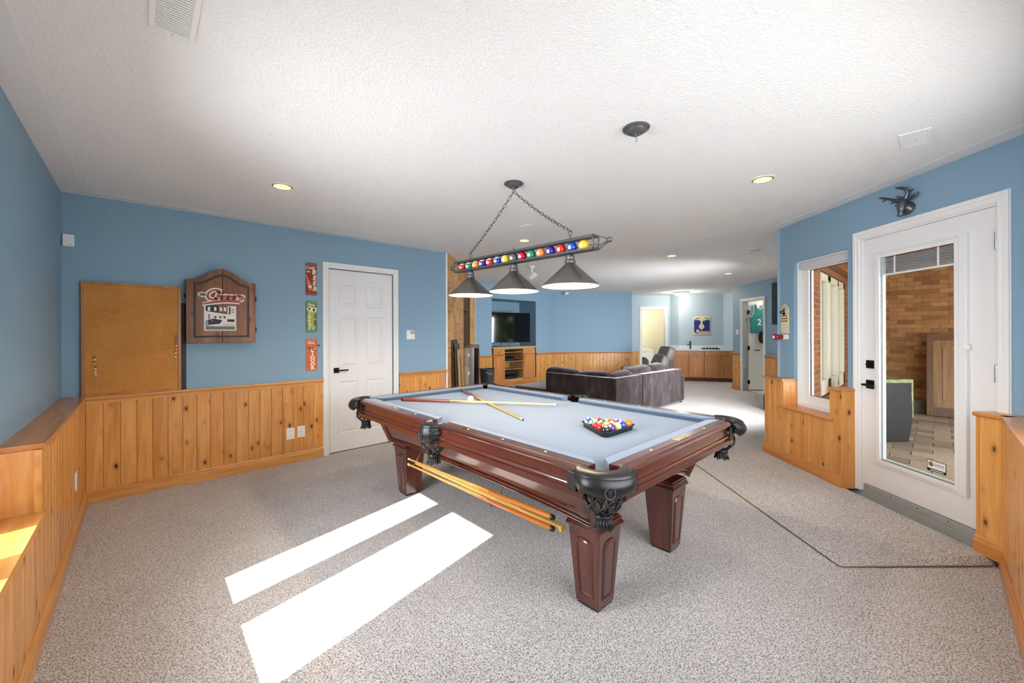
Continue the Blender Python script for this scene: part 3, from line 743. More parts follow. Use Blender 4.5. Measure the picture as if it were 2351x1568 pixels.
def ball_pair(n, cols, r, tagname):
    me = MB().ball((0, 0, 0), r, 24, 14).mesh('ball'); me.materials.append(ball_mat(n, cols, r, '%s_ball_%d' % (tagname, n)))
    for p in me.polygons: p.use_smooth = True
    vs, fs = text_mesh(str(n), r * 0.5, offset=0.0)
    out = []
    for sgn in (1, -1):
        out.append([(sgn * math.sqrt(max(0, r * r - x * x - z * z)) * 1.004, sgn * x, z) for x, y, z in vs])
    nb = MB().add(out[0], fs); num = bpy.data.meshes.new('number'); num.from_pydata(nb.v, [], nb.f); num.materials.append(M['black'])
    return me, num
RB = 0.0286
TR = (2.062, 1.368, ZB)
rk = thing('ball_tray', 'black plastic triangular tray holding the racked balls', 'tray', TR)
def tri(R_, n=6, rr=0.03):
    pts = []
    for k in range(3):
        a = math.radians(90 + 120 * k); c = ((R_ - 2 * rr) * math.cos(a), (R_ - 2 * rr) * math.sin(a))
        for i in range(n + 1):
            b = a + math.radians(-60 + 120 * i / n); pts.append((c[0] + rr * math.cos(b), c[1] + rr * math.sin(b)))
    return pts
def tray_mb():
    rings = [(0.196, 0.0), (0.202, 0.026), (0.213, 0.028), (0.213, 0.031), (0.196, 0.031), (0.190, 0.005)]
    vs = []; n = None; fs = []
    for R_, z in rings:
        p = tri(R_); n = len(p); vs += [(x, y, z) for x, y in p]
    for k in range(len(rings) - 1):
        for i in range(n): j = (i + 1) % n; fs.append((k * n + i, k * n + j, (k + 1) * n + j, (k + 1) * n + i))
    fs.append(tuple(range(n))); fs.append(tuple((len(rings) - 1) * n + i for i in range(n)))
    return MB().add(vs, fs)
obj('tray', tray_mb(), plain('tray_plastic', (30, 31, 36), 0.35), rk, smooth=40)
names = {1: 'solid yellow', 2: 'solid blue', 3: 'solid red', 4: 'solid purple', 5: 'solid orange', 6: 'solid green', 7: 'solid maroon', 8: 'black',
         9: 'yellow striped', 10: 'blue striped', 11: 'red striped', 12: 'purple striped', 13: 'orange striped', 14: 'green striped', 15: 'maroon striped'}
order = {(0, 0): 8, (1, 0): 4, (2, 0): 9, (3, 0): 2, (4, 0): 5, (0, 1): 3, (0, 2): 11, (0, 3): 14, (0, 4): 10, (1, 1): 1, (2, 1): 7, (3, 1): 12, (1, 2): 6, (2, 2): 13, (1, 3): 15}
d = 2 * RB + 0.0004; e1 = Vector((math.cos(0), math.sin(0), 0)) * d; e2 = Vector((math.cos(PI / 3), math.sin(PI / 3), 0)) * d
v0 = -(e1 + e2) * (4 / 3)
for (i, j), n in order.items():
    me, num = ball_pair(n, BCOL, RB, 'pool')
    o = link(bpy.data.objects.new('pool_ball', me), None, Vector(TR) + v0 + e1 * i + e2 * j + Vector((0, 0, 0.006 + RB)))
    o.rotation_euler = (random.uniform(-0.9, 0.9), random.uniform(-1.2, -0.3), random.uniform(2.6, 4.6))
    tag(o, '%s numbered pool ball racked in the black tray' % names[n], 'pool ball', 'racked pool balls')
    nn = link(bpy.data.objects.new('number', num), o)
ivory = plain('ivory_ball', (246, 236, 196), 0.08, coat=0.6)
tag(obj('cue_ball', MB().ball((0, 0, RB), RB, 24, 14), ivory, None, (2.062, 2.735, ZB), smooth=180), 'plain ivory cue ball beside the crossed cues on the cloth', 'pool ball')

# ================================================================ BILLIARD LAMP
LX, LYC, LZ = 2.04, 2.165, 1.935
bl = thing('billiard_lamp', 'hanging pewter billiard lamp with three cone shades and a row of coloured balls', 'lamp', (LX, LYC, 0))
tilt = math.radians(0.9)
bar = MB(); L2 = 0.74
zt = lambda y: LZ + y * math.tan(tilt)
def sbox(x0, x1, y0, y1, z0, z1):
    bar.add([(x, y, z + y * math.tan(tilt)) for z in (z0, z1) for x, y in ((x0, y0), (x1, y0), (x1, y1), (x0, y1))], [(0, 3, 2, 1), (4, 5, 6, 7), (0, 1, 5, 4), (1, 2, 6, 5), (2, 3, 7, 6), (3, 0, 4, 7)])
for z in (LZ - 0.047, LZ + 0.031): 
    for x in (-0.030, 0.022): sbox(x, x + 0.008, -L2, L2, z, z + 0.016)
    sbox(-0.030, 0.030, -L2, L2, z + (0 if z < LZ else 0.012), z + (0.004 if z < LZ else 0.016))
for y in (-L2, L2 - 0.008): sbox(-0.030, 0.030, y, y + 0.008, LZ - 0.045, LZ - 0.035); sbox(-0.030, 0.030, y, y + 0.008, LZ + 0.035, LZ + 0.045); sbox(-0.030, -0.022, y, y + .008, LZ - .045, LZ + .045); sbox(0.022, 0.030, y, y + .008, LZ - .045, LZ + .045)
obj('frame', bar, 'pewter', bl, bevel=0.0015, seg=1)
for s in (-1, 1):
    fb = MB(); tip = (0, s * (L2 + 0.092), zt(s * (L2 + 0.092)))
    for x in (-0.026, 0.026):
        for z in (-0.040, 0.040): fb.tube([(x, s * L2, zt(s * L2) + z), (x * 0.15, tip[1], tip[2] + z * 0.1)], 0.0038, 6)
    f = obj('end_bracket', fb, 'pewter', bl); obj('finial', MB().ball(tip, 0.0175, 16, 10), 'pewter', f, smooth=180)
rb2 = 0.0355
for k, n in enumerate((1, 2, 3, 4, 5, 6, 7, 8, 9, 10, 11, 12, 13, 14, 15)):
    y = -0.645 + k * (1.29 / 14); me, num = ball_pair(n, LCOL, rb2, 'lamp')
    o = link(bpy.data.objects.new('decor_ball', me), bl, (0, y, zt(y) - 0.045 + 0.003 + rb2)); o.rotation_euler = (0.0, 0.12, PI + 0.05)
    link(bpy.data.objects.new('number', num), o); o['label'] = '%s ball set in the lamp frame' % names[n]
obj('ball_rod', MB().tube([(0, -L2, zt(-L2) - .012), (0, L2, zt(L2) - .012)], 0.003, 6), 'pewter', bl)
for k, y in enumerate((-0.535, 0.0, 0.535)):
    z0 = zt(y) - 0.045
    sh = obj('shade', MB().lathe([(0.026, z0 - 0.062), (0.030, z0 - 0.064), (0.184, z0 - 0.206), (0.186, z0 - 0.212)], 48, (0, y, 0)), 'shade', bl, smooth=50)
    obj('lining', MB().lathe([(0.020, z0 - 0.068), (0.181, z0 - 0.2095), (0.185, z0 - 0.2125)], 48, (0, y, 0)), 'shade_in', sh, smooth=50)
    obj('socket_cap', MB().lathe([(0.004, z0), (0.012, z0 - 0.002), (0.026, z0 - 0.012), (0.030, z0 - 0.026), (0.026, z0 - 0.036), (0.034, z0 - 0.044), (0.036, z0 - 0.058), (0.030, z0 - 0.066), (0.0, z0 - 0.068)], 24, (0, y, 0)), 'pewter', bl, smooth=50)
    obj('bulb', MB().ball((0, y, z0 - 0.115), 0.030, 16, 10, (1, 1, 1.2)), 'bulb', sh, smooth=180)
    lamp('billiard_lamp_bulb', 'POINT', (LX, LYC + y, z0 - 0.165), 19, (1.0, 0.78, 0.52), size=0.03)
# canopy, stem and the two chains
def canopy(parent, c, name='canopy'):
    x, y = c
    return obj(name, MB().lathe([(0.0, H), (0.070, H), (0.072, H - 0.006), (0.066, H - 0.012), (0.056, H - 0.014), (0.050, H - 0.022), (0.036, H - 0.032), (0.012, H - 0.036), (0.010, H - 0.046), (0.0, H - 0.048)], 36, (x, y, 0)), 'pewter', parent, smooth=40)
canopy(bl, (0, 0))
def link_mesh():
    mb = MB(); pts = []; n = 20; a, b = 0.0085, 0.0125
    vs = []; fs = []
    for i in range(n):
        an = 2 * PI * i / n; cx_ = a * math.cos(an); cz = a * math.sin(an) + (b if math.sin(an) >= 0 else -b)
        tx = Vector((math.cos(an), 0, math.sin(an)))
        for q in range(6):
            qa = 2 * PI * q / 6; p = Vector((cx_, 0, cz)) + tx * 0.0024 * math.cos(qa) + Vector((0, 0.0024 * math.sin(qa), 0)); vs.append(p)
    for i in range(n):
        j = (i + 1) % n
        for q in range(6): r = (q + 1) % 6; fs.append((i * 6 + q, i * 6 + r, j * 6 + r, j * 6 + q))
    return MB().add(vs, fs)
lk = link_mesh().mesh('chain_link'); lk.materials.append(M['pewter'])
for p in lk.polygons: p.use_smooth = True
def chain(parent, a, b, pitch=0.0335):
    a, b = Vector(a), Vector(b); L = (b - a).length; n = max(2, int(round(L / pitch))); d = (b - a) / n
    q0 = d.to_track_quat('Z', 'Y')
    for k in range(n):
        o = link(bpy.data.objects.new('chain_link', lk), parent, a + d * (k + 0.5)); o.rotation_mode = 'QUATERNION'
        sag = Vector((0, 0, -0.018 * math.sin(PI * (k + .5) / n))); o.location = o.location + sag
        o.rotation_quaternion = q0 @ Matrix.Rotation(0.45 + (PI / 2 if k % 2 else 0), 4, 'Z').to_quaternion()
hook = (0, 0, H - 0.062)
obj('hook', MB().tube([(0.012 * math.cos(a), 0, H - 0.056 + 0.012 * math.sin(a)) for a in [k * PI / 10 for k in range(21)]], 0.003, 8), 'pewter', bl, smooth=60)
for y in (-0.537, 0.537):
    top = zt(y) + 0.045
    obj('eyelet', MB().tube([(0, y + 0.013 * math.cos(a), top + 0.045 + 0.017 * math.sin(a)) for a in [k * PI / 10 for k in range(21)]], 0.0034, 8).tube([(0, y, top - .004), (0, y, top + 0.03)], 0.006, 8), 'pewter', bl, smooth=60)
    chain(bl, (0, y, top + 0.058), (0, 0.006 * (1 if y > 0 else -1), H - 0.068))
obj('stem', MB().tube([(0, 0, zt(0) + 0.045), (0, 0, zt(0) + 0.062), (0, 0, zt(0) + 0.075)], [0.008, 0.005, 0.001], 8), 'pewter', bl)
# ================================================================ BACK WALL: door, signs, corkboard, dart cabinet
def at(p, base): return (base[0] + p[0], base[1] + p[1], base[2] + p[2])
def lever(parent, s, z, y, dirn, mat='black_metal'):
    # square rosette with a straight lever; -y faces the room
    h = obj('handle', B(s - 0.030, s + 0.030, y - 0.010, y, z - 0.030, z + 0.030), mat, parent, bevel=0.002)
    obj('lever', MB().tube([(s, y - 0.008, z), (s, y - 0.045, z)], 0.010, 10).box(min(s - .008 * dirn, s + dirn * 0.118), max(s - .008 * dirn, s + dirn * 0.118), y - 0.054, y - 0.040, z - 0.008, z + 0.008), mat, h)
    return h
dr = struct(obj('door_1', MB(), 'white_door', None, AL, 0.0))
def six_panel(mb, x0, x1, z0, z1, y0, y1):
    # stiles and rails of the slab, returns panel rectangles
    st, mid = 0.115, 0.10; xm = (x0 + x1) / 2
    rows = [(z0 + 0.20, z0 + 0.80), (z0 + 0.965, z0 + 1.55), (z0 + 1.67, z0 + 1.915)]
    mb.box(x0, x0 + st, y0, y1, z0, z1).box(x1 - st, x1, y0, y1, z0, z1).box(xm - mid / 2, xm + mid / 2, y0, y1, z0, z1)
    zs = [z0] + [v for r in rows for v in r] + [z1]
    for k in range(0, len(zs), 2):
        mb.box(x0 + st, xm - mid / 2, y0, y1, zs[k], zs[k + 1]); mb.box(xm + mid / 2, x1 - st, y0, y1, zs[k], zs[k + 1])
    return [(a, b, c, d) for c, d in rows for a, b in ((x0 + st, xm - mid / 2), (xm + mid / 2, x1 - st))]
mb = MB(); rects = six_panel(mb, 1.545, 2.310, 0.012, 2.098, 0.012, 0.05)
obj('stiles', mb, 'white_door', dr)
for a, b, c, d in rects:
    # ogee raised field inside each opening
    rings = [(0.0, 0.013), (0.010, 0.022), (0.022, 0.022), (0.044, 0.013), (0.05, 0.0125)]
    vs = []; fs = []
    for i, y in rings: vs += [(a + i, y, c + i), (b - i, y, c + i), (b - i, y, d - i), (a + i, y, d - i)]
    for r in range(len(rings) - 1):
        for i in range(4): j = (i + 1) % 4; fs.append((r * 4 + i, r * 4 + j, (r + 1) * 4 + j, (r + 1) * 4 + i))
    n = (len(rings) - 1) * 4; fs.append((n, n + 1, n + 2, n + 3))
    obj('panel', MB().add(vs, fs), 'white_door', dr)
lever(dr, 1.625, 0.945, 0.012, 1)
for o in (dr,): bpy.data.objects  # (door leaf hangs in its casing)
# door jamb behind the leaf, so nothing shows through the gap
struct(obj('trim_29', B(1.52, 2.335, 0.055, 0.14, 0, 2.12), 'white', None, AL, 0.0))

def on_back(x, z, out=0.0): return (x, 4.685 - out, z)
cork = NT('cork'); cork.set(Roughness=0.9); v = cork.coord(); n1 = cork.noise(v, 120, 3.0, 0.7); n2 = cork.noise(v, 4, 3.0)
cork.color(cork.mix(0.5, cork.ramp(n1, [(0.35, srgb(176, 112, 48)), (0.6, srgb(214, 148, 72))]), cork.ramp(n2, [(0.3, srgb(184, 120, 56)), (0.7, srgb(214, 150, 78))])))
cb = thing('corkboard', 'large corkboard with oak frame standing on the chair rail', 'corkboard', on_back(-0.052, 0.862, 0.030))
W2, HH = 0.308, 0.930
obj('cork_sheet', B(-W2 + 0.02, W2 - 0.02, 0.004, 0.020, 0.02, HH - 0.02), cork.m, cb)
obj('frame', MB().box(-W2, -W2 + .022, -0.002, 0.022, 0, HH).box(W2 - .022, W2, -0.002, 0.022, 0, HH).box(-W2 + .022, W2 - .022, -0.002, 0.022, 0, .022).box(-W2 + .022, W2 - .022, -0.002, 0.022, HH - .022, HH),
    wood('oak_frame', (190, 128, 66), (164, 102, 46), (212, 154, 92), knots=False), cb, bevel=0.003)
pins = [(-0.280, z, c) for z, c in zip((1.19, 1.175, 1.16, 1.145, 1.13, 1.105, 1.085, 1.06, 1.04), 'rrwgygwww')] + [(0.226 - k * 0.0012, 1.345 - k * 0.0165, c) for k, c in enumerate('brbrrwryrwgwg')]
PC = {'r': ('red', (200, 30, 26)), 'w': ('white', (238, 236, 230)), 'g': ('green', (30, 120, 60)), 'y': ('yellow', (236, 190, 40)), 'b': ('blue', (36, 50, 130))}
pinm = {}
ORD = ['topmost', 'second', 'third', 'fourth', 'fifth', 'sixth', 'seventh', 'eighth', 'ninth', 'tenth', 'eleventh', 'twelfth', 'lowest']
cnt = {-1: 0, 1: 0}
for x, z, c in pins:
    if c not in pinm:
        me = MB().tube([(0, 0, 0), (0, -0.004, 0), (0, -0.010, 0), (0, -0.014, 0)], [0.0055, 0.0035, 0.0035, 0.006], 8).mesh('pushpin'); me.materials.append(plain('pin_' + PC[c][0], PC[c][1], 0.3)); pinm[c] = me
    o = link(bpy.data.objects.new('pushpin', pinm[c]), None, (x + 0.004 * math.sin(z * 400), 4.685 - 0.0265, z))
    k = -1 if x < 0 else 1; w_ = ORD[cnt[k]] if not (k < 0 and cnt[k] == 8) else 'lowest'; cnt[k] += 1
    tag(o, '%s pushpin, %s down in the %s pin column on the corkboard' % (PC[c][0], w_, 'left' if k < 0 else 'right'), 'pushpin', 'pushpins on the corkboard')
tag(obj('scoreboard', B(-0.15, 0.15, 0, 0.012, 0, 0.785), plain('blackboard', (42, 40, 48), 0.6), None, on_back(0.142, 0.862, 0.0125), bevel=0.002), 'tall narrow black board standing behind the corkboard', 'board')
# --- dart cabinet
dk = wood('walnut_doors', (132, 80, 40), (92, 50, 22), (164, 108, 60), knots=True, rough=0.45, coat=0.1, grain=0.8, spec=0.3, knotcol=(70, 38, 18))
dc = thing('dart_cabinet', 'closed wooden dart cabinet with arched top and painted bar scene', 'cabinet', on_back(0.552, 1.289, 0.0))
def arch(hw, z0, zs, zp, n=16):
    pts = [(-hw, z0), (hw, z0), (hw, zs)]
    for k in range(1, n):
        t = 1 - 2 * k / n; s = 0.5 + 0.5 * math.cos(PI * min(1, abs(t) / 0.92)); pts.append((hw * t, zs + (zp - zs) * s))
    pts.append((-hw, zs)); return pts
obj('body', MB().prism(arch(0.262, 0.0, 0.570, 0.680), -0.075, 0.0, 'xz'), 'black', dc)
full = arch(0.266, -0.004, 0.572, 0.690)
def half(pts, s):
    # clip an arch outline at the centre line
    out = []; n = len(pts)
    for i in range(n):
        p, q = pts[i], pts[(i + 1) % n]
        if p[0] * s >= 0: out.append(p)
        if p[0] * q[0] < 0: t = p[0] / (p[0] - q[0]); out.append((0.0, p[1] + (q[1] - p[1]) * t))
    return [(x + s * 0.0012 if abs(x) < 1e-6 else x, z) for x, z in out]
doors = {}
for s in (-1, 1):
    doors[s] = obj('door', MB().prism(half(full, s), -0.093, -0.076, 'xz'), dk, dc, bevel=0.003)
    for z in (0.12, 0.42): obj('hinge', MB().tube([(s * 0.270, -0.080, z - 0.022), (s * 0.270, -0.080, z + 0.022)], 0.006, 8), 'black_metal', doors[s])
yf = -0.0935
inl = plain('dark_inlay', (34, 24, 18), 0.5); pwh = plain('print_white', (232, 226, 214), 0.55); pred = plain('print_red', (176, 66, 52), 0.55); pgr = plain('print_grey', (118, 116, 118), 0.6); pdk = plain('print_navy', (40, 48, 66), 0.6)
A_, B_ = arch(0.214, 0.045, 0.545, 0.640), arch(0.196, 0.062, 0.530, 0.616)
mb = MB(); n = len(A_); vs = [(p[0], yf, p[1]) for p in A_] + [(p[0], yf, p[1]) for p in B_]; mb.add(vs, [(i, (i + 1) % n, (i + 1) % n + n, i + n) for i in range(n)])
obj('inlay_line', mb, inl, dc, solid=0.002)
# printed photo of a street in front of a bar
def fl_(poly, k, m, nm='print'): return flat(poly, yf - 0.0005 * k, m, dc, nm, 0.0005)
R4 = lambda a, b, c, d: [(a, c), (b, c), (b, d), (a, d)]
fl_(R4(-0.137, 0.107, 0.108, 0.342), 2, pwh, 'photo_print')
fl_(R4(-0.126, 0.097, 0.118, 0.150), 3, pgr, 'photo_print')
fl_([(-0.126, 0.290), (0.040, 0.262), (0.040, 0.345), (-0.126, 0.345)], 3, pdk, 'photo_print')
fl_([(-0.03, 0.275), (0.04, 0.262), (0.04, 0.345), (-0.03, 0.345)], 4, dk, 'photo_print')
for a in (-0.110, -0.064, -0.020, 0.010): fl_(R4(a, a + 0.018, 0.292, 0.328), 5, pwh, 'photo_print')
for a in (-0.066, -0.028, 0.004): fl_([(a, 0.243), (a + 0.012, 0.218), (a + 0.024, 0.243)], 3, pdk, 'photo_print')
fl_(R4(-0.107, -0.095, 0.215, 0.262), 3, pgr, 'photo_print')
fl_([(-0.126, 0.158), (-0.02, 0.172), (0.0, 0.206), (-0.07, 0.222), (-0.126, 0.20)], 3, pdk, 'photo_print')
fl_(R4(-0.122, -0.108, 0.150, 0.200), 4, plain('print_sky', (120, 170, 200), 0.6), 'photo_print')
fl_(R4(-0.088, -0.072, 0.196, 0.216), 4, pred, 'photo_print'); fl_(R4(0.036, 0.094, 0.192, 0.216), 4, pdk, 'photo_print'); fl_(R4(0.040, 0.056, 0.196, 0.206), 5, pred, 'photo_print')
fl_(R4(0.050, 0.062, 0.262, 0.336), 4, pdk, 'photo_print')
for k, (a, b) in enumerate(((0.07, 0.31), (0.068, 0.295), (0.07, 0.278))): fl_(R4(a, a + 0.022, b, b + 0.007), 4, pgr, 'photo_print')
for zz in (0.158, 0.170): fl_(R4(0.0, 0.096, zz, zz + 0.003), 4, pgr, 'photo_print')
# the lettering: white outline, red letters, a swash below
def swash(off, y, m):
    top = [(-0.150 + 0.285 * k / 20, 0.352 + 0.050 * math.sin(PI * (k / 20) * 0.62 + 0.1) + off) for k in range(21)]
    bot = [(-0.150 + 0.285 * k / 20, 0.350 + 0.028 * math.sin(PI * (k / 20) * 0.72 - 0.15) - off * 1.4) for k in range(21)]
    poly = bot + top[::-1]
    vs = [(x, y, z) for x, z in bot] + [(x, y, z) for x, z in top]; mb = MB().add(vs, [(i, i + 1, i + 22, i + 21) for i in range(20)])
    obj('lettering', mb, m, dc, solid=0.0006)
swash(0.009, yf - 0.0030, pwh); swash(0.0, yf - 0.0040, pred)
for txt, x, z, sz in (('C', -0.085, 0.436, 0.150), ('heers', 0.052, 0.428, 0.098)):
    lettering(txt, pwh, dc, x, yf - 0.0035, z, sz, 0.0006, offset=0.014, shear=0.25)
    lettering(txt, pred, dc, x, yf - 0.0046, z, sz, 0.0006, offset=0.002, shear=0.25)
mb = MB()
def blob(cx, cz, rx, rz, y, m): 
    fl = [(cx + rx * math.cos(2 * PI * k / 20), cz + rz * math.sin(2 * PI * k / 20)) for k in range(20)]
    obj('lettering', MB().prism(fl, y, y + 0.0005, 'xz'), m, dc)
blob(-0.150, 0.440, 0.034, 0.024, yf - 0.0028, pwh); blob(-0.150, 0.440, 0.025, 0.016, yf - 0.0038, pgr)
# --- three small tin bar signs
def tin_sign(name, label, x0, x1, z0, z1, col, band, out=0.008):
    t = thing(name, label, 'sign', on_back((x0 + x1) / 2, z0, 0.0)); hw = (x1 - x0) / 2; hh = z1 - z0
    obj('plate', B(-hw, hw, -out, 0.0, 0.0, hh), col, t, bevel=0.002)
    for z in (0.010, hh - 0.020): obj('band', B(-hw, hw, -out - .0008, -out, z, z + 0.010), band, t)
    return t, hw, hh, -out - 0.001
cream = plain('print_cream', (240, 230, 196), 0.5); amber = plain('print_amber', (226, 120, 30), 0.5); brown = plain('print_brown', (110, 66, 40), 0.5)
t, hw, hh, y = tin_sign('beer_sign', 'dark red tin sign reading cold beer, topmost beside the white door', 1.300, 1.413, 1.790, 2.140, plain('sign_maroon', (132, 30, 40), 0.45), plain('sign_rose', (160, 90, 90), 0.5))
lettering('Cold', cream, t, -0.016, y, hh - 0.052, 0.046, 0.0008, offset=0.001, shear=0.35)
lettering('25¢', cream, t, -0.030, y, hh - 0.096, 0.026, 0.0008, offset=0.0008)
for k, (ch, dx) in enumerate(zip('BEER', (0.024, 0.030, 0.028, 0.034))): lettering(ch, cream, t, dx, y - .0006, hh - 0.098 - k * 0.062, 0.070, 0.0008, offset=0.0025, shear=0.15)
bp = [(-0.006, 0), (0.018, 0), (0.018, 0.075), (0.006, 0.105), (0.006, 0.140), (-0.006, 0.140), (-0.006, 0.105), (-0.018, 0.075), (-0.018, 0)]
rot = lambda p, a, o: (o[0] + p[0] * math.cos(a) - p[1] * math.sin(a), o[1] + p[0] * math.sin(a) + p[1] * math.cos(a))
flat([rot(p, 0.30, (-0.002, 0.050)) for p in [(-0.018, 0), (0.018, 0), (0.018, 0.085), (0.007, 0.125), (0.007, 0.175), (-0.007, 0.175), (-0.007, 0.125), (-0.018, 0.085)]], y - 0.0004, amber, t, 'bottle_print')
flat([rot(p, 0.30, (-0.002, 0.050)) for p in [(-0.019, 0.03), (0.019, 0.03), (0.019, 0.055), (-0.019, 0.055)]], y - 0.0010, cream, t, 'bottle_print')
t, hw, hh, y = tin_sign('cigar_sign', 'green tin sign reading fine cigars, middle of three beside the white door', 1.300, 1.415, 1.385, 1.725, plain('sign_green', (92, 124, 58), 0.45), plain('sign_sage', (140, 160, 110), 0.5))
blobm = plain('print_yellowgreen', (170, 180, 70), 0.5)
flat([(0.005 + 0.045 * math.cos(2 * PI * k / 24), 0.15 + 0.12 * math.sin(2 * PI * k / 24)) for k in range(24)], y + 0.0002, blobm, t, 'glow_print')
lettering('Fine', cream, t, -0.008, y, hh - 0.044, 0.046, 0.0008, offset=0.001, shear=0.3)
flat([(-0.010, hh - 0.125), (0.050, hh - 0.120), (0.052, hh - 0.072), (-0.006, hh - 0.070)], y - 0.0003, cream, t, 'box_print')
flat([(0.012, hh - 0.115), (0.036, hh - 0.112), (0.034, hh - 0.082), (0.014, hh - 0.082)], y - 0.0010, pdk, t, 'box_print')
for k, ch in enumerate('CIGARS'): lettering(ch, cream, t, (-0.030, -0.028, -0.026, -0.028, -0.022, -0.028)[k], y - .0008, hh - 0.090 - k * 0.042, 0.066 if k == 0 else 0.046, 0.0008, offset=0.002, shear=0.15)
flat([(0.030, 0.062), (0.040, 0.062), (0.046, 0.11), (0.044, 0.19), (0.034, 0.215), (0.028, 0.18), (0.026, 0.11)], y - 0.0006, brown, t, 'cigar_print')
flat([(0.0262, 0.130), (0.0455, 0.130), (0.0455, 0.150), (0.0265, 0.150)], y - 0.0012, plain('print_band', (200, 130, 100), 0.5), t, 'cigar_print'); flat([(0.031, 0.050), (0.039, 0.050), (0.040, 0.062), (0.030, 0.062)], y - 0.0007, cream, t, 'cigar_print')
lettering('5¢', cream, t, 0.022, y, 0.036, 0.028, 0.0008, offset=0.001)
t, hw, hh, y = tin_sign('liquor_sign', 'orange tin sign reading fine liquor, lowest of three beside the white door', 1.302, 1.416, 0.962, 1.312, plain('sign_orange', (214, 92, 28), 0.45), plain('sign_peach', (206, 130, 110), 0.5))
lettering('Fine', cream, t, -0.012, y, hh - 0.046, 0.044, 0.0008, offset=0.001, shear=0.3)
flat([rot(p, 1.25, (0.020, hh - 0.118)) for p in [(-0.014, -0.03), (0.014, -0.03), (0.014, 0.03), (0.005, 0.05), (0.005, 0.075), (-0.005, 0.075), (-0.005, 0.05), (-0.014, 0.03)]], y - 0.0005, brown, t, 'bottle_print')
flat([(0.012, hh - 0.115), (0.030, hh - 0.128), (0.044, hh - 0.112), (0.038, hh - 0.085), (0.024, hh - 0.095)], y - 0.0010, amber, t, 'glass_print'); flat([(0.018, hh - 0.122), (0.045, hh - 0.124), (0.042, hh - 0.117), (0.020, hh - 0.114)], y - 0.0012, cream, t, 'glass_print')
for k, ch in enumerate('LIQUOR'): lettering(ch, cream, t, 0.006, y - .0008, hh - 0.130 - k * 0.0385, 0.046, 0.0008, offset=0.0028, sx=1.25)
tag(obj('wall_hook', MB().tube([(0, 0, 0), (0, -0.012, 0)], 0.013, 14), 'clear', None, on_back(1.428, 1.235, 0), smooth=40), 'small clear round hook on the blue wall by the liquor sign', 'hook')
# --- switches, outlets, sensor
def plate(name, label, cat, loc, rz, w_, h_, kind):
    t = thing(name, label, cat, loc, rz)
    obj('cover', B(-w_ / 2, w_ / 2, -0.006, 0, -h_ / 2, h_ / 2), 'white_plastic', t, bevel=0.002)
    if kind == 'switch':
        for x in (-w_ / 4, w_ / 4): obj('rocker', B(x - 0.014, x + 0.014, -0.010, -0.006, -0.032, 0.032), 'white_plastic', t, bevel=0.002)
    elif kind == 'outlet':
        for z in (-0.022, 0.022):
            s_ = obj('socket', B(-0.016, 0.016, -0.008, -0.006, z - 0.014, z + 0.014), 'white_plastic', t, bevel=0.003)
            obj('slot', MB().box(-0.008, -0.006, -0.0086, -0.008, z - 0.004, z + 0.006).box(0.006, 0.008, -0.0086, -0.008, z - 0.004, z + 0.006), 'black', s_)
    elif kind == 'round':
        s_ = obj('cap', MB().tube([(0, -0.006, 0), (0, -0.014, 0)], 0.030, 24), 'white_plastic', t, smooth=40); obj('screw', MB().tube([(0, -0.014, 0), (0, -0.0155, 0)], 0.006, 10), 'steel', s_)
    return t
t = plate('light_switch', 'white double light switch on the blue wall right of the white door', 'switch', on_back(2.560, 1.350, 0), 0, 0.118, 0.118, 'switch')
obj('timer_dial', B(-0.005, 0.060, -0.030, -0.006, 0.014, 0.052), plain('dial_grey', (168, 172, 176), 0.4), t, bevel=0.006)
plate('wall_outlet', 'white duplex outlet in the pine panelling left of the round jack', 'outlet', on_back(1.143, 0.310, 0.015), 0, 0.076, 0.120, 'outlet')
plate('cable_jack', 'white plate with round cap in the pine panelling nearest the door', 'outlet', on_back(1.247, 0.315, 0.015), 0, 0.076, 0.120, 'round')
plate('wall_outlet', 'white duplex outlet on the left pine panelling below the ledge', 'outlet', (-0.466 + 0.131, 3.99, 0.37), PI / 2, 0.076, 0.120, 'outlet')
t = thing('motion_sensor', 'small white box sensor high in the left corner of the blue wall', 'sensor', on_back(-0.425, 2.060, 0)); obj('case', B(-0.032, 0.032, -0.028, 0, 0, 0.096), 'white_plastic', t, bevel=0.006); obj('lens', MB().ball((0.012, -0.028, 0.016), 0.003, 8, 6).ball((0.016, -0.028, 0.062), 0.002, 8, 6), 'black', t)

# ================================================================ RIGHT WALL: patio door, window, ornaments
# coordinates: s = -(forward distance), y = depth behind the wall face
pd = struct(obj('door_2', MB(), 'white_door', None, RL, RZ_R))
D0, D1, Z0, Z1 = -3.288, -2.378, 0.118, 2.122
g0, g1, h0, h1 = -3.137, -2.606, 0.355, 1.950      # glass
mb = MB().box(D0, g0 - .03, 0.012, 0.056, Z0, Z1).box(g1 + .03, D1, 0.012, 0.056, Z0, Z1).box(g0 - .03, g1 + .03, 0.012, 0.056, Z0, h0 - .03).box(g0 - .03, g1 + .03, 0.012, 0.056, h1 + .03, Z1)
obj('slab', mb, 'white_door', pd)
lite = MB()
for a, b, y in ((0.0, 0.050, 0.004), (0.0, 0.030, -0.006), (0.034, 0.046, -0.001)):
    lite.box(g0 - b, g0 - a, y, 0.02, h0 - b, h1 + b).box(g1 + a, g1 + b, y, 0.02, h0 - b, h1 + b).box(g0 - a, g1 + a, y, 0.02, h0 - b, h0 - a).box(g0 - a, g1 + a, y, 0.02, h1 + a, h1 + b)
obj('glazing_frame', lite, 'white_door', pd, bevel=0.002, seg=1)
obj('blind_track', MB().box(g1 + 0.030, g1 + 0.075, -0.012, 0.012, h0 - 0.050, h1 + 0.050), 'white_door', pd, bevel=0.004)
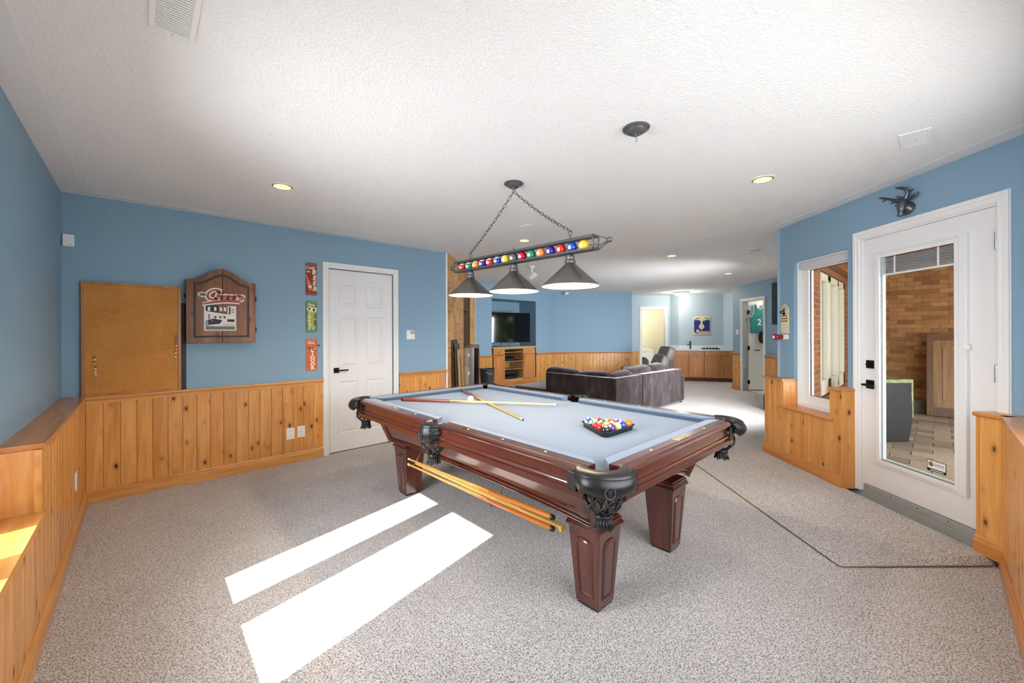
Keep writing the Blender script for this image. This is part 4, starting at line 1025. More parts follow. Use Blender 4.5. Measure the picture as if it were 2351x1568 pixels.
obj('blind_slider', B(g1 + 0.070, g1 + 0.092, -0.022, 0.0, 1.250, 1.285).box(g1 + 0.052, g1 + 0.085, -0.024, -0.012, 1.262, 1.274), 'white_plastic', pd, bevel=0.002)
obj('glass', B(g0, g1, 0.016, 0.019, h0, h1), 'glass', pd); obj('glass', B(g0, g1, 0.044, 0.047, h0, h1), 'glass', pd)
obj('glazing_stop', MB().box(g0, g0 + 0.006, 0.019, 0.044, h0, h1).box(g1 - 0.006, g1, 0.019, 0.044, h0, h1).box(g0, g1, 0.019, 0.044, h0, h0 + 0.010), plain('pale_spacer', (214, 222, 214), 0.4), pd)
bs = plain('blind_grey', (150, 160, 166), 0.5)
for k in range(9): obj('blind_slat', B(g0 + .006, g1 - .006, 0.024, 0.040, h1 - 0.014 - k * 0.0135, h1 - 0.007 - k * 0.0135), bs, pd)
obj('blind_rail', B(g0 + .006, g1 - .006, 0.022, 0.042, h1 - 0.140, h1 - 0.128), 'white_plastic', pd)
for s_ in (g0 + 0.10, g1 - 0.12): obj('blind_tape', B(s_ - .006, s_ + .006, 0.021, 0.0235, h1 - 0.140, h1), 'white_plastic', pd)
hd = obj('deadbolt', B(-3.263, -3.197, 0.002, 0.012, 1.070, 1.136), 'black_metal', pd, bevel=0.002); obj('thumb_turn', MB().box(-3.250, -3.215, -0.016, 0.002, 1.098, 1.108), 'black_metal', hd, bevel=0.002)
h_ = obj('handle', B(-3.264, -3.196, 0.002, 0.012, 0.905, 0.975), 'black_metal', pd, bevel=0.002)
obj('lever', MB().tube([(-3.23, 0.004, 0.938), (-3.23, -0.045, 0.938)], 0.010, 10).tube([(-3.245, -0.046, 0.938), (-3.14, -0.046, 0.934)], 0.0085, 10), 'black_metal', h_, smooth=50)
for z in (0.42, 1.113, 1.914):
    hg = obj('hinge', B(-2.388, -2.366, -0.004, 0.012, z - 0.055, z + 0.055), 'steel', pd, bevel=0.001)
    for k in range(4): obj('knuckle', MB().tube([(-2.376, -0.007, z - 0.053 + k * 0.0268), (-2.376, -0.007, z - 0.028 + k * 0.0268)], 0.0075, 10), 'steel', hg, smooth=50)
# company sticker inside the lower right of the glass
sy = 0.0155; sl = obj('sticker', B(-2.795, -2.672, sy - .0006, sy, 0.395, 0.472), 'black', pd, bevel=0.001)
obj('sticker_face', B(-2.791, -2.676, sy - .0012, sy - .0006, 0.414, 0.468), 'white_plastic', sl)
lc = [(-2.769 + 0.0155 * math.cos(2 * PI * k / 24), 0.444 + 0.0155 * math.sin(2 * PI * k / 24)) for k in range(24)]
flat(lc, sy - .0018, 'black', sl, 'emblem', 0.0005); flat([(x * 1.0, z) for x, z in [(-2.769 + 0.0115 * math.cos(2 * PI * k / 20), 0.444 + 0.0115 * math.sin(2 * PI * k / 20)) for k in range(20)]], sy - .0024, amber, sl, 'emblem', 0.0005)
flat([(-2.7705, 0.434), (-2.7675, 0.434), (-2.7665, 0.455), (-2.7705, 0.453)], sy - .003, 'black', sl, 'emblem', 0.0005)
gr_t = plain('print_text_grey', (120, 120, 122), 0.6)
for k in range(9): flat([(-2.747 + k * 0.0068, 0.451), (-2.742 + k * 0.0068, 0.451), (-2.742 + k * 0.0068, 0.4535), (-2.747 + k * 0.0068, 0.4535)], sy - .0018, gr_t, sl, 'small_print', 0.0005)
for k in range(8): flat([(-2.747 + k * 0.0080, 0.440), (-2.741 + k * 0.0080, 0.440), (-2.741 + k * 0.0080, 0.446), (-2.747 + k * 0.0080, 0.446)], sy - .0018, gr_t, sl, 'small_print', 0.0005)
for k in range(7): flat([(-2.746 + k * 0.0090, 0.431), (-2.7435 + k * 0.0090, 0.431), (-2.7435 + k * 0.0090, 0.435), (-2.746 + k * 0.0090, 0.435)], sy - .0018, gr_t, sl, 'small_print', 0.0005)
for k in range(10): flat([(-2.772 + k * 0.0085, 0.400), (-2.766 + k * 0.0085, 0.400), (-2.766 + k * 0.0085, 0.408), (-2.772 + k * 0.0085, 0.408)], sy - .0012, 'white_plastic', sl, 'small_print', 0.0005)
# jamb, threshold
struct(obj('trim_30', MB().box(-3.300, -3.289, 0.0, 0.16, 0.05, 2.135).box(-2.377, -2.366, 0.0, 0.16, 0.05, 2.135).box(-3.30, -2.37, 0.0, 0.16, 2.124, 2.135), 'white', None, RL, RZ_R))
al = plain('grey_aluminium', (176, 178, 178), 0.45, 0.3)
th = struct(obj('trim_31', MB().box(-3.30, -2.37, -0.004, 0.16, 0.0, 0.062).box(-3.30, -2.37, 0.002, 0.16, 0.062, 0.112), al, None, RL, RZ_R, bevel=0.003))
for k in range(5): obj('screw', MB().tube([(-3.25 + k * 0.20, 0.002, 0.098), (-3.25 + k * 0.20, 0.0, 0.098)], 0.004, 8), 'black', th)
# window beside the door: deep white frame set back in the wall
wn = struct(obj('window_4', MB().box(-4.09, -4.075, 0.03, 0.16, 0.60, 2.09).box(-3.45, -3.434, 0.03, 0.16, 0.60, 2.09).box(-4.09, -3.434, 0.03, 0.16, 2.075, 2.09).box(-4.09, -3.434, 0.03, 0.16, 0.60, 0.64)
                .box(-4.075, -3.985, 0.075, 0.125, 0.64, 2.075).box(-3.52, -3.45, 0.075, 0.125, 0.64, 2.075).box(-3.985, -3.52, 0.075, 0.125, 0.64, 0.73).box(-3.985, -3.52, 0.075, 0.125, 1.99, 2.075), 'white', None, RL, RZ_R, bevel=0.003))
obj('pane', B(-3.985, -3.52, 0.098, 0.104, 0.73, 1.99), 'glass', wn)
obj('gasket', MB().box(-3.986, -3.979, 0.090, 0.098, 0.73, 1.99).box(-3.985, -3.52, 0.090, 0.098, 0.728, 0.735).box(-3.985, -3.52, 0.090, 0.098, 1.985, 1.992), 'black', wn)
obj('blind_cassette', B(-4.06, -3.455, 0.035, 0.075, 2.0, 2.075), plain('blind_cassette_grey', (206, 208, 210), 0.5), wn, bevel=0.006)
# bottle-opener plaque and cap catcher
pl = thing('opener_plaque', 'cream wooden plaque with cast iron bottle opener on the narrow blue wall', 'plaque', (0, 0, 0))
pl.location = Matrix.Rotation(RZ_R, 4, 'Z') @ Vector((-4.215, 0, 1.355)) + Vector(RL); pl.rotation_euler = (0, 0, RZ_R)
pp = [(-0.056, 0), (0.056, 0), (0.056, 0.255)] + [(0.056 - 0.112 * k / 10, 0.255 + 0.052 * math.sin(PI * k / 10)) for k in range(1, 10)] + [(-0.056, 0.255)]
obj('board', MB().prism(pp, -0.014, 0, 'xz'), plain('cream_wood', (226, 214, 178), 0.6, vary=0.06, vscale=20), pl, bevel=0.002)
bt = plain('burnt_text', (112, 94, 62), 0.7)
for r, (z, w1, w2) in enumerate(((0.178, 0.034, 0.038), (0.150, 0.034, 0.044), (0.122, 0.034, 0.044))):
    for k in range(4): flat([(-0.044 + k * 0.0095, z), (-0.037 + k * 0.0095, z), (-0.037 + k * 0.0095, z + 0.015), (-0.044 + k * 0.0095, z + 0.015)], -0.0150, bt, pl, 'lettering', 0.001)
    for k in range(4 + (r > 0)): flat([(0.002 + k * 0.0095, z), (0.009 + k * 0.0095, z), (0.009 + k * 0.0095, z + 0.015), (0.002 + k * 0.0095, z + 0.015)], -0.0150, bt, pl, 'lettering', 0.001)
for k in range(7): a = PI * (0.14 + 0.72 * k / 6); flat([(0.046 * math.cos(a) + dx, 0.238 + 0.046 * math.sin(a) + dz) for dx, dz in ((-.004, -.005), (.004, -.005), (.004, .005), (-.004, .005))], -0.0150, bt, pl, 'lettering', 0.001)
flat([(-0.018, 0.262), (0.018, 0.262), (0.018, 0.268), (-0.018, 0.268)], -0.0150, bt, pl, 'lettering', 0.001)
op = obj('bottle_opener', MB().ball((0.0, -0.018, 0.210), 0.016, 12, 8, (1, 0.5, 1.3)).ball((0.0, -0.018, 0.246), 0.011, 10, 8, (1, 0.6, 1.4)), 'black_metal', pl, smooth=60)
obj('prong', MB().tube([(0.006, -0.02, 0.243), (0.0, -0.045, 0.233), (0.002, -0.062, 0.224)], [0.007, 0.006, 0.004], 8).tube([(0.0, -0.02, 0.205), (0.0, -0.045, 0.216), (0.002, -0.062, 0.224)], [0.007, 0.006, 0.004], 8), 'black_metal', op, smooth=60)
cc = thing('cap_catcher', 'red and white fire-hydrant shaped bracket under the opener plaque', 'bracket'); cc.location = Matrix.Rotation(RZ_R, 4, 'Z') @ Vector((-4.215, 0, 1.318)) + Vector(RL); cc.rotation_euler = (0, 0, RZ_R); cc.scale = (1, 0.66, 1)
rdp = plain('red_enamel', (150, 28, 32), 0.3)
obj('bracket', B(-0.035, 0.050, -0.055, 0, -0.026, 0.026), 'white_plastic', cc, bevel=0.006)
obj('barrel', MB().tube([(-0.004, -0.05, 0), (-0.012, -0.085, 0), (-0.016, -0.125, 0)], [0.024, 0.026, 0.026], 14), rdp, cc, smooth=40)
obj('cap', MB().tube([(-0.018, -0.122, 0), (-0.020, -0.135, 0), (-0.024, -0.165, 0)], [0.030, 0.036, 0.034], 14), rdp, cc, smooth=40)
obj('nozzle', MB().ball((-0.026, -0.168, -0.002), 0.018, 12, 8, (0.8, 0.8, 1)), 'white_plastic', cc, smooth=60)
# --- metal deer head over the door
dm = plain('gunmetal', (104, 106, 112), 0.28, 0.85)
dh = thing('deer_head', 'gunmetal deer head ornament with antlers above the patio door', 'ornament'); dh.location = Matrix.Rotation(RZ_R, 4, 'Z') @ Vector((-2.905, 0, 2.212)) + Vector(RL); dh.rotation_euler = (0, 0, RZ_R)
prof = [(-0.058, 0.000, 0.013, 0.012), (-0.060, 0.008, 0.019, 0.016), (-0.056, 0.030, 0.019, 0.018), (-0.052, 0.055, 0.025, 0.024), (-0.046, 0.085, 0.036, 0.032), (-0.040, 0.110, 0.034, 0.030), (-0.036, 0.128, 0.020, 0.020), (-0.034, 0.134, 0.006, 0.008)]
vs = []; n = 16
for (y, z, rx, ry) in prof:
    for k in range(n): a = 2 * PI * k / n; vs.append((rx * math.cos(a), y + ry * math.sin(a), z))
fs = [(i * n + k, i * n + (k + 1) % n, (i + 1) * n + (k + 1) % n, (i + 1) * n + k) for i in range(len(prof) - 1) for k in range(n)] + [tuple(range(n)), tuple((len(prof) - 1) * n + k for k in range(n))]
obj('head', MB().add(vs, fs), dm, dh, smooth=70)
obj('neck', MB().tube([(0, 0.0, 0.062), (0, -0.012, 0.066), (0, -0.034, 0.085)], [0.052, 0.048, 0.030], 16), dm, dh, smooth=60)
obj('muzzle', MB().ball((0, -0.066, 0.008), 0.015, 12, 8, (1.2, 0.8, 0.7)), dm, dh, smooth=60)
for s in (-1, 1):
    obj('ear', MB().ball((0, 0, 0), 0.024, 12, 8, (1.5, 0.4, 0.55)).xf(Matrix.Translation((s * 0.062, -0.026, 0.128)) @ Matrix.Rotation(-s * 0.5, 4, 'Y')), dm, dh, smooth=70)
    obj('eye', MB().ball((s * 0.032, -0.064, 0.090), 0.006, 8, 6), dm, dh, smooth=70)
def bend(pts, n=10):
    out = []; m = len(pts) - 1
    for i in range(n + 1):
        t = i / n * m; k = min(int(t), m - 1); f = t - k; p = [Vector(pts[max(0, min(m, k + j))]) for j in (-1, 0, 1, 2)]
        out.append(0.5 * ((2 * p[1]) + (p[2] - p[0]) * f + (2 * p[0] - 5 * p[1] + 4 * p[2] - p[3]) * f * f + (3 * p[1] - p[0] - 3 * p[2] + p[3]) * f ** 3))
    return out
an = obj('antler', MB().tube(bend([(-0.012, -0.040, 0.118), (-0.028, -0.080, 0.128), (-0.034, -0.130, 0.140), (-0.030, -0.185, 0.146)]), [0.013 - 0.0006 * k for k in range(11)], 10), dm, dh, smooth=70)
obj('tine', MB().tube([(-0.032, -0.125, 0.138), (-0.036, -0.150, 0.124), (-0.036, -0.160, 0.116)], [0.007, 0.005, 0.002], 8), dm, an, smooth=70)
obj('tine', MB().tube([(-0.022, -0.065, 0.124), (-0.030, -0.090, 0.110), (-0.032, -0.104, 0.104)], [0.009, 0.007, 0.003], 8), dm, an, smooth=70)
an = obj('antler', MB().tube(bend([(0.010, -0.038, 0.122), (0.026, -0.034, 0.156), (0.030, -0.048, 0.186), (0.026, -0.080, 0.200), (0.022, -0.120, 0.200)]), [0.013, 0.013, 0.013, 0.0135, 0.0135, 0.013, 0.012, 0.011, 0.0095, 0.0075, 0.004], 10), dm, dh, smooth=70)
obj('tine', MB().tube([(0.026, -0.036, 0.168), (0.052, -0.034, 0.172), (0.072, -0.038, 0.178)], [0.010, 0.007, 0.002], 8), dm, an, smooth=70)
obj('tine', MB().tube([(0.004, -0.045, 0.130), (0.0, -0.075, 0.142), (-0.002, -0.090, 0.146)], [0.009, 0.008, 0.003], 8), dm, an, smooth=70)

# ================================================================ CEILING: cans, registers, second canopy
gold = plain('gold_reflector', (246, 222, 160), 0.3, 0.7)
canlab = ['recessed ceiling light nearest the corkboard wall', 'recessed ceiling light nearest the patio door', 'recessed ceiling light just beyond the billiard lamp', 'recessed ceiling light above the floor beside the sofa', 'recessed ceiling light farthest away near the open far door']
for k, c in enumerate(CANS):
    t = thing('recessed_light', canlab[k], 'ceiling light', (c[0], c[1], H), group='recessed ceiling lights')
    obj('trim_ring', MB().lathe([(0.062, 0.0), (0.062, -0.003), (0.082, -0.004), (0.086, 0.0)], 32), 'white_plastic', t, smooth=40)
    obj('gasket', MB().lathe([(0.0625, -0.0038), (0.060, -0.0045), (0.066, -0.0045), (0.068, -0.003)], 32), plain('can_edge', (60, 48, 34), 0.5) if k == 0 else MATS['can_edge'], t, smooth=40)
    obj('reflector', MB().lathe([(0.063, 0.0), (0.058, 0.03), (0.046, 0.085), (0.0, 0.086)], 32), gold, t, smooth=40)
    obj('bulb', MB().ball((0, 0, 0.058), 0.046, 16, 10, (1, 1, 0.55)), 'bulb', t, smooth=180)
    lamp('recessed_light_bulb', 'SPOT', (c[0], c[1], H - 0.01), 13, (1.0, 0.88, 0.70), size=0.04, rot=(0, 0, 0), spot_size=math.radians(125), spot_blend=0.7)
t = thing('bare_canopy', 'round pewter ceiling canopy with an empty hanging loop', 'ceiling canopy', (1.985, 1.125, 0))
canopy(t, (0, 0)); obj('loop', MB().tube([(0.010 * math.cos(a), 0, H - 0.060 + 0.014 * math.sin(a)) for a in [k * PI / 10 for k in range(21)]], 0.003, 8), 'steel', t, smooth=60)
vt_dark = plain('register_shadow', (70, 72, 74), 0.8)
def register(label, x0, x1, y0, y1, along, n, fr=0.022):
    t = thing('air_register', label, 'vent', ((x0 + x1) / 2, (y0 + y1) / 2, H)); a, b = (x1 - x0) / 2, (y1 - y0) / 2
    fm = MB().box(-a, -a + fr, -b, b, -0.006, 0.0).box(a - fr, a, -b, b, -0.006, 0).box(-a + fr, a - fr, -b, -b + fr, -0.006, 0).box(-a + fr, a - fr, b - fr, b, -0.006, 0)
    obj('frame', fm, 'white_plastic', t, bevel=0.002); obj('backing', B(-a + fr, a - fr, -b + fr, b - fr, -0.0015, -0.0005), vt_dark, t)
    me = None
    for k in range(n):
        f = (k + 0.5) / n
        if along == 'x':
            if me is None: me = B(-a + fr, a - fr, -0.36 * (2 * b - 2 * fr) / n, 0.30 * (2 * b - 2 * fr) / n, -0.005, -0.002).mesh('slat'); me.materials.append(M['white_plastic'])
            link(bpy.data.objects.new('slat', me), t, (0, -b + fr + f * (2 * b - 2 * fr), 0)).rotation_euler = (0.0, 0, 0)
        else:
            if me is None: me = B(-0.36 * (2 * a - 2 * fr) / n, 0.30 * (2 * a - 2 * fr) / n, -b + fr, b - fr, -0.005, -0.002).mesh('slat'); me.materials.append(M['white_plastic'])
            link(bpy.data.objects.new('slat', me), t, (-a + fr + f * (2 * a - 2 * fr), 0, 0))
    obj('screw', MB().ball((0, b - fr / 2 if along == 'x' else 0, -0.006), 0.003, 8, 6), 'steel', t)
    return t
register('white slatted ceiling register above the left window at the picture top', 0.018, 0.150, 1.62, 1.955, 'x', 22, 0.018)
register('white ceiling register high above the patio door', 3.165, 3.415, 0.015, 0.150, 'y', 16, 0.020)
register('small white ceiling register beyond the patio wall corner', 6.00, 6.27, 1.64, 1.75, 'x', 8)
register('small ceiling register over the billiard lamp chains', 2.905, 2.985, 2.875, 2.995, 'y', 6, 0.012)
register('far ceiling register near the fireplace stone', 5.13, 5.21, 6.42, 6.57, 'y', 6, 0.012)
# ================================================================ FAR ROOM
def stone_mat():
    t = NT('tan_stone'); t.set(Roughness=0.55); v = t.coord('Object', (1, 1, 1), rand=True)
    f = t.noise(v, 3.2, 6.0, 0.62, 1.6); g = t.noise(v, 14, 4.0, 0.6, 0.5)
    c = t.ramp(f, [(0.30, srgb(160, 112, 66)), (0.48, srgb(206, 158, 102)), (0.62, srgb(224, 178, 116)), (0.78, srgb(184, 140, 98))])
    c = t.mix(0.35, c, t.ramp(g, [(0.3, (0.6, 0.55, 0.5, 1)), (0.7, (1, 1, 1, 1))]), 'MULTIPLY')
    oi = t.n('ObjectInfo'); c = t.mix(0.7, c, t.ramp(oi.outputs['Random'], [(0, (0.78, 0.76, 0.76, 1)), (1, (1.12, 1.06, 0.98, 1))]), 'MULTIPLY')
    t.color(c); t.bump(g, 0.3, 0.01); return t.m
M['stone'] = stone_mat()
S0 = (3.14, 4.72, 0); SRZ = math.atan2(0.666, 0.746)
wf = struct(obj('wall_fireplace', wall_mb(0.0, 2.117, 0, H + .05, 0, 0.14, [(1.05, 1.64, -0.01, 2.06)]).box(0.95, 1.74, 0.28, 0.34, 0, 2.2).box(0.98, 1.05, 0.14, 0.3, 0, 2.2).box(1.64, 1.71, 0.14, 0.3, 0, 2.2).box(1.0, 1.7, 0.1, 0.3, 2.06, 2.12), plain('mortar_brown', (120, 96, 74), 0.8), None, S0, SRZ))
def tile(a, b, c, d, y=0.0): obj('stone_tile', B(a + .002, b - .002, y - 0.014 - random.uniform(0, .004), y, c + .002, d - .002), 'stone', wf, bevel=0.003, seg=1)
for k, (a, b) in enumerate(((0.0, 0.36), (0.36, 0.71), (0.71, 1.05))):
    zs = [[0, 0.55, 1.15, 1.68, 2.10, H], [0, 0.40, 0.98, 1.52, 2.06, H], [0, 0.62, 1.20, 1.75, 2.06, H]][k]
    for i in range(5): tile(a, b, zs[i], zs[i + 1])
for zs in ((0, 0.5), (0.5, 1.1), (1.1, 1.62), (1.62, 2.06), (2.06, H)): tile(1.64, 2.117, *zs)
for a, b in ((1.05, 1.35), (1.35, 1.64)): tile(a, b, 2.06, H)
for z in (0.0, 0.45, 0.9, 1.32, 1.72): tile(1.06, 1.63, z, z + 0.43, 0.28)
struct(obj('trim_32', B(2.117, 2.135, -0.02, 0.14, 0, H), 'white', None, S0, SRZ))
struct(obj('wall_fireplace_return', B(4.60, 4.72, 6.10, 7.13, 0, H + .05), 'blue'))
hdr = obj('stone_header', B(1.05, 1.64, 0.02, 0.27, 1.76, 2.06), plain('brown_stone', (92, 62, 44), 0.7, vary=0.2), wf, bevel=0.01)
# --- ceramic stove standing half in the stone recess
stv = thing('ceramic_stove', 'round cream ceramic stove with dark glass door before the stone recess', 'stove', W(-0.79, 7.0), DIAG)
crm = plain('cream_glaze', (196, 176, 148), 0.15, vary=0.06, vscale=6, coat=0.6)
prof = [(0.0, 0.06), (0.200, 0.06)]
for z0, z1 in ((0.06, 0.44), (0.44, 0.80), (0.80, 1.12)): prof += [(0.194, z0 + 0.002), (0.202, z0 + 0.012), (0.202, z1 - 0.012), (0.194, z1 - 0.002)]
obj('body', MB().lathe(prof, 40), crm, stv, smooth=40)
obj('top_plate', MB().lathe([(0.0, 1.12), (0.208, 1.12), (0.215, 1.135), (0.215, 1.150), (0.205, 1.165), (0.0, 1.170)], 40), plain('brown_glaze', (128, 98, 78), 0.3), stv, smooth=40)
obj('base', MB().lathe([(0.0, 0), (0.18, 0), (0.18, 0.06), (0.0, 0.06)], 32), 'black', stv)
def cyl_seg(r0, r1, a0, a1, z0, z1, n=14):
    mb = MB(); vs = []
    for k in range(n + 1):
        a = math.radians(a0 + (a1 - a0) * k / n); c, s = math.cos(a), math.sin(a)
        vs += [(r0 * c, r0 * s, z0), (r1 * c, r1 * s, z0), (r1 * c, r1 * s, z1), (r0 * c, r0 * s, z1)]
    fs = [(k * 4 + i, k * 4 + (i + 1) % 4, (k + 1) * 4 + (i + 1) % 4, (k + 1) * 4 + i) for k in range(n) for i in range(4)] + [(0, 1, 2, 3), (n * 4 + 3, n * 4 + 2, n * 4 + 1, n * 4)]
    return mb.add(vs, fs)
do = obj('door', cyl_seg(0.200, 0.212, -50, 60, 0.10, 1.11), plain('dark_stove_glass', (24, 22, 20), 0.08), stv, smooth=40)
for a in (-62, 62): obj('door_strip', cyl_seg(0.200, 0.216, a - 10, a + 10, 0.08, 1.12), plain('grey_steel', (120, 118, 120), 0.35, 0.7) if a < 0 else MATS['grey_steel'], do, smooth=40)
# --- framed panels leaning on the stone
brn = wood('dark_walnut', (72, 46, 32), (48, 30, 20), (96, 64, 44), knots=False); lgt = wood('bleached_oak', (186, 152, 104), (160, 124, 80), (206, 176, 130), knots=False)
mirror = plain('dim_pane', (110, 92, 84), 0.12, 0.4, vary=0.3, vscale=3)
def leaning(label, s0, wd, hgt, y0, y1, mat, inner, fw):
    t = thing('picture_frame', label, 'frame'); t.location = Matrix.Rotation(SRZ, 4, 'Z') @ Vector((s0, y0, 0)) + Vector(S0)
    t.rotation_euler = (-math.asin((y1 - y0) / hgt), 0, SRZ)
    obj('frame', MB().box(0, fw, -0.012, 0.012, 0, hgt).box(wd - fw, wd, -0.012, 0.012, 0, hgt).box(fw, wd - fw, -0.012, 0.012, 0, fw).box(fw, wd - fw, -0.012, 0.012, hgt - fw * 1.6, hgt), mat, t, bevel=0.004)
    obj('field', B(fw, wd - fw, -0.004, 0.008, fw, hgt - fw * 1.6), inner, t)
    return t
leaning('tall dark walnut framed panel leaning rearmost on the stone wall', 0.19, 0.33, 1.27, -0.06, -0.025, brn, mirror, 0.06)
leaning('narrower dark brown framed panel leaning between two others on the stone wall', 0.25, 0.29, 1.21, -0.10, -0.055, brn, mirror, 0.05)
leaning('pale oak framed panel leaning foremost beside the cream stove', 0.29, 0.235, 1.13, -0.14, -0.088, lgt, brn, 0.07)
# --- waste bin
wb_ = thing('waste_bin', 'dark grey round waste bin on the floor left of the television cabinet', 'bin', (5.47, 6.66, 0))
bg_ = plain('bin_grey', (58, 60, 60), 0.5)
obj('bin', MB().lathe([(0.0, 0.0), (0.125, 0.0), (0.160, 0.585), (0.168, 0.590), (0.168, 0.600), (0.152, 0.600), (0.118, 0.02), (0, 0.02)], 32), bg_, wb_, smooth=40)
obj('bail', MB().tube([(-0.15 + 0.02, -0.10, 0.54), (-0.08, -0.155, 0.50), (0.0, -0.16, 0.49)], 0.008, 8), 'steel', wb_, smooth=60)
# --- carpeted step and built-in television cabinet
tag(obj('carpet_step', B(6.0, 7.54, 6.52, 7.12, 0, 0.095), 'carpet', None, bevel=0.02), 'low carpeted step in front of the television cabinet', 'step')
tv = thing('television_cabinet', 'pine cabinet with open middle shelves built into the wall niche', 'cabinet', (0, 7.11, 0))
def knob(parent, x, y, z, m='brass'): obj('knob', MB().tube([(x, y, z), (x, y - 0.012, z), (x, y - 0.020, z), (x, y - 0.028, z)], [0.006, 0.006, 0.014, 0.010], 10), m, parent, smooth=60)
def front(parent, name, x0, x1, z0, z1, y, kx=None, kz=None, shaker=True, mat='oak_cab'):
    d_ = obj(name, B(x0, x1, y - 0.018, y, z0, z1), mat, parent, bevel=0.002)
    if shaker:
        f = 0.055; obj('frame', MB().box(x0, x0 + f, y - 0.024, y - 0.018, z0, z1).box(x1 - f, x1, y - 0.024, y - 0.018, z0, z1).box(x0 + f, x1 - f, y - 0.024, y - 0.018, z0, z0 + f).box(x0 + f, x1 - f, y - 0.024, y - 0.018, z1 - f, z1), mat, d_, bevel=0.002, seg=1)
    if kx is not None: knob(d_, kx, y - 0.018 - (0.006 if shaker else 0), kz)
    return d_
body = MB().box(6.02, 6.04, 0, 0.5, 0.22, 1.0).box(6.36, 6.38, 0, 0.5, 0.22, 1.0).box(7.0, 7.02, 0, 0.5, 0.22, 1.0).box(7.40, 7.42, 0, 0.5, 0.22, 1.0).box(6.02, 7.42, 0.48, 0.5, 0.22, 1.0).box(6.02, 7.42, 0, 0.5, 0.22, 0.245).box(6.02, 7.42, 0, 0.5, 0.98, 1.0)
obj('carcass', body, wood('pale_maple_carcass', (206, 172, 124), (190, 154, 106), (220, 188, 140), knots=False), tv)
for z in (0.487, 0.680, 0.905): obj('shelf', B(6.38, 7.0, 0.01, 0.48, z - 0.014, z), 'oak_cab', tv)
front(tv, 'drawer', 6.02, 6.375, 0.845, 0.985, 0, 6.20, 0.915, False); front(tv, 'drawer', 7.005, 7.42, 0.845, 0.985, 0, 7.21, 0.915, False)
front(tv, 'door', 6.02, 6.375, 0.225, 0.835, 0); front(tv, 'door', 7.005, 7.42, 0.225, 0.835, 0, 7.05, 0.77)
obj('plinth', B(6.0, 7.5, 0.015, 0.05, 0.09, 0.22), 'pine_dark', tv)
tag(obj('cabinet_top', B(6.0, 7.495, -0.03, 0.60, 1.001, 1.036), wood('cabinet_top_oak', (214, 170, 112), (200, 152, 96), (226, 186, 130), knots=False, axis='x'), None, (0, 7.11, 0), bevel=0.004), 'pale wooden top of the built-in television cabinet', 'worktop')
blk = M['black']
def box_thing(name, label, cat, x0, x1, y0, y1, z0, z1, mat='black', front_strip=True):
    t = thing(name, label, cat, ((x0 + x1) / 2, (y0 + y1) / 2, z0)); a, b, h = (x1 - x0) / 2, (y1 - y0) / 2, z1 - z0
    obj('case', B(-a, a, -b, b, 0, h), mat, t, bevel=0.004)
    if front_strip: obj('front_strip', B(-a * 0.9, a * 0.9, -b - 0.002, -b, h * 0.35, h * 0.6), plain('dark_gloss', (10, 10, 12), 0.1) if 'dark_gloss' not in MATS else MATS['dark_gloss'], t)
    return t
box_thing('media_box', 'small black media box on the top open shelf', 'electronics', 6.44, 6.74, 7.14, 7.36, 0.906, 0.950)
box_thing('amplifier', 'tall black box on the second open shelf', 'electronics', 6.41, 6.74, 7.16, 7.46, 0.681, 0.872)
box_thing('disc_player', 'thin flat black player at the right of the second shelf', 'electronics', 6.78, 6.98, 7.14, 7.36, 0.681, 0.705)
box_thing('receiver', 'large black box on the bottom open shelf', 'electronics', 6.40, 6.82, 7.14, 7.50, 0.246, 0.445)
t = thing('glass_jar', 'clear glass jar on the third open shelf', 'jar', (6.55, 7.22, 0.488)); obj('jar', MB().lathe([(0.0, 0.0), (0.055, 0.0), (0.06, 0.01), (0.06, 0.12), (0.05, 0.135)], 20), 'clear', t, smooth=60)
# --- television, turned a little towards the room
scr = NT('tv_screen'); scr.set(Roughness=0.06); scr.bsdf.inputs['Base Color'].default_value = srgb(12, 13, 15); scr.bsdf.inputs['Specular IOR Level'].default_value = 0.5
T_ = thing('television', 'large black flat television on a silver stand in the niche', 'television', (W(-0.02, 9.88)[0], W(-0.02, 9.88)[1], 1.036), math.radians(-14.5))
obj('bezel', MB().box(-0.548, 0.548, 0.0, 0.045, 0.095, 0.105).box(-0.548, 0.548, 0.0, 0.045, 0.835, 0.842).box(-0.548, -0.540, 0, 0.045, 0.095, 0.842).box(0.540, 0.548, 0, 0.045, 0.095, 0.842).box(-0.548, 0.548, 0.006, 0.05, 0.095, 0.842), 'black', T_, bevel=0.002, seg=1)
obj('screen', B(-0.540, 0.540, 0.002, 0.007, 0.105, 0.835), scr.m, T_)
sd = obj('stand', MB().tube([(-0.11, 0.02, 0.10), (-0.07, -0.04, 0.016), (0.03, -0.09, 0.008)], 0.010, 8).tube([(0.11, 0.02, 0.10), (0.17, -0.04, 0.016), (0.26, -0.06, 0.008)], 0.010, 8), 'steel', T_, smooth=60)
obj('cable', MB().tube([(-0.25, 0.04, 0.10), (-0.32, -0.02, 0.02), (-0.42, -0.05, 0.006), (-0.50, 0.0, 0.006)], 0.006, 6), 'black', T_, smooth=60)
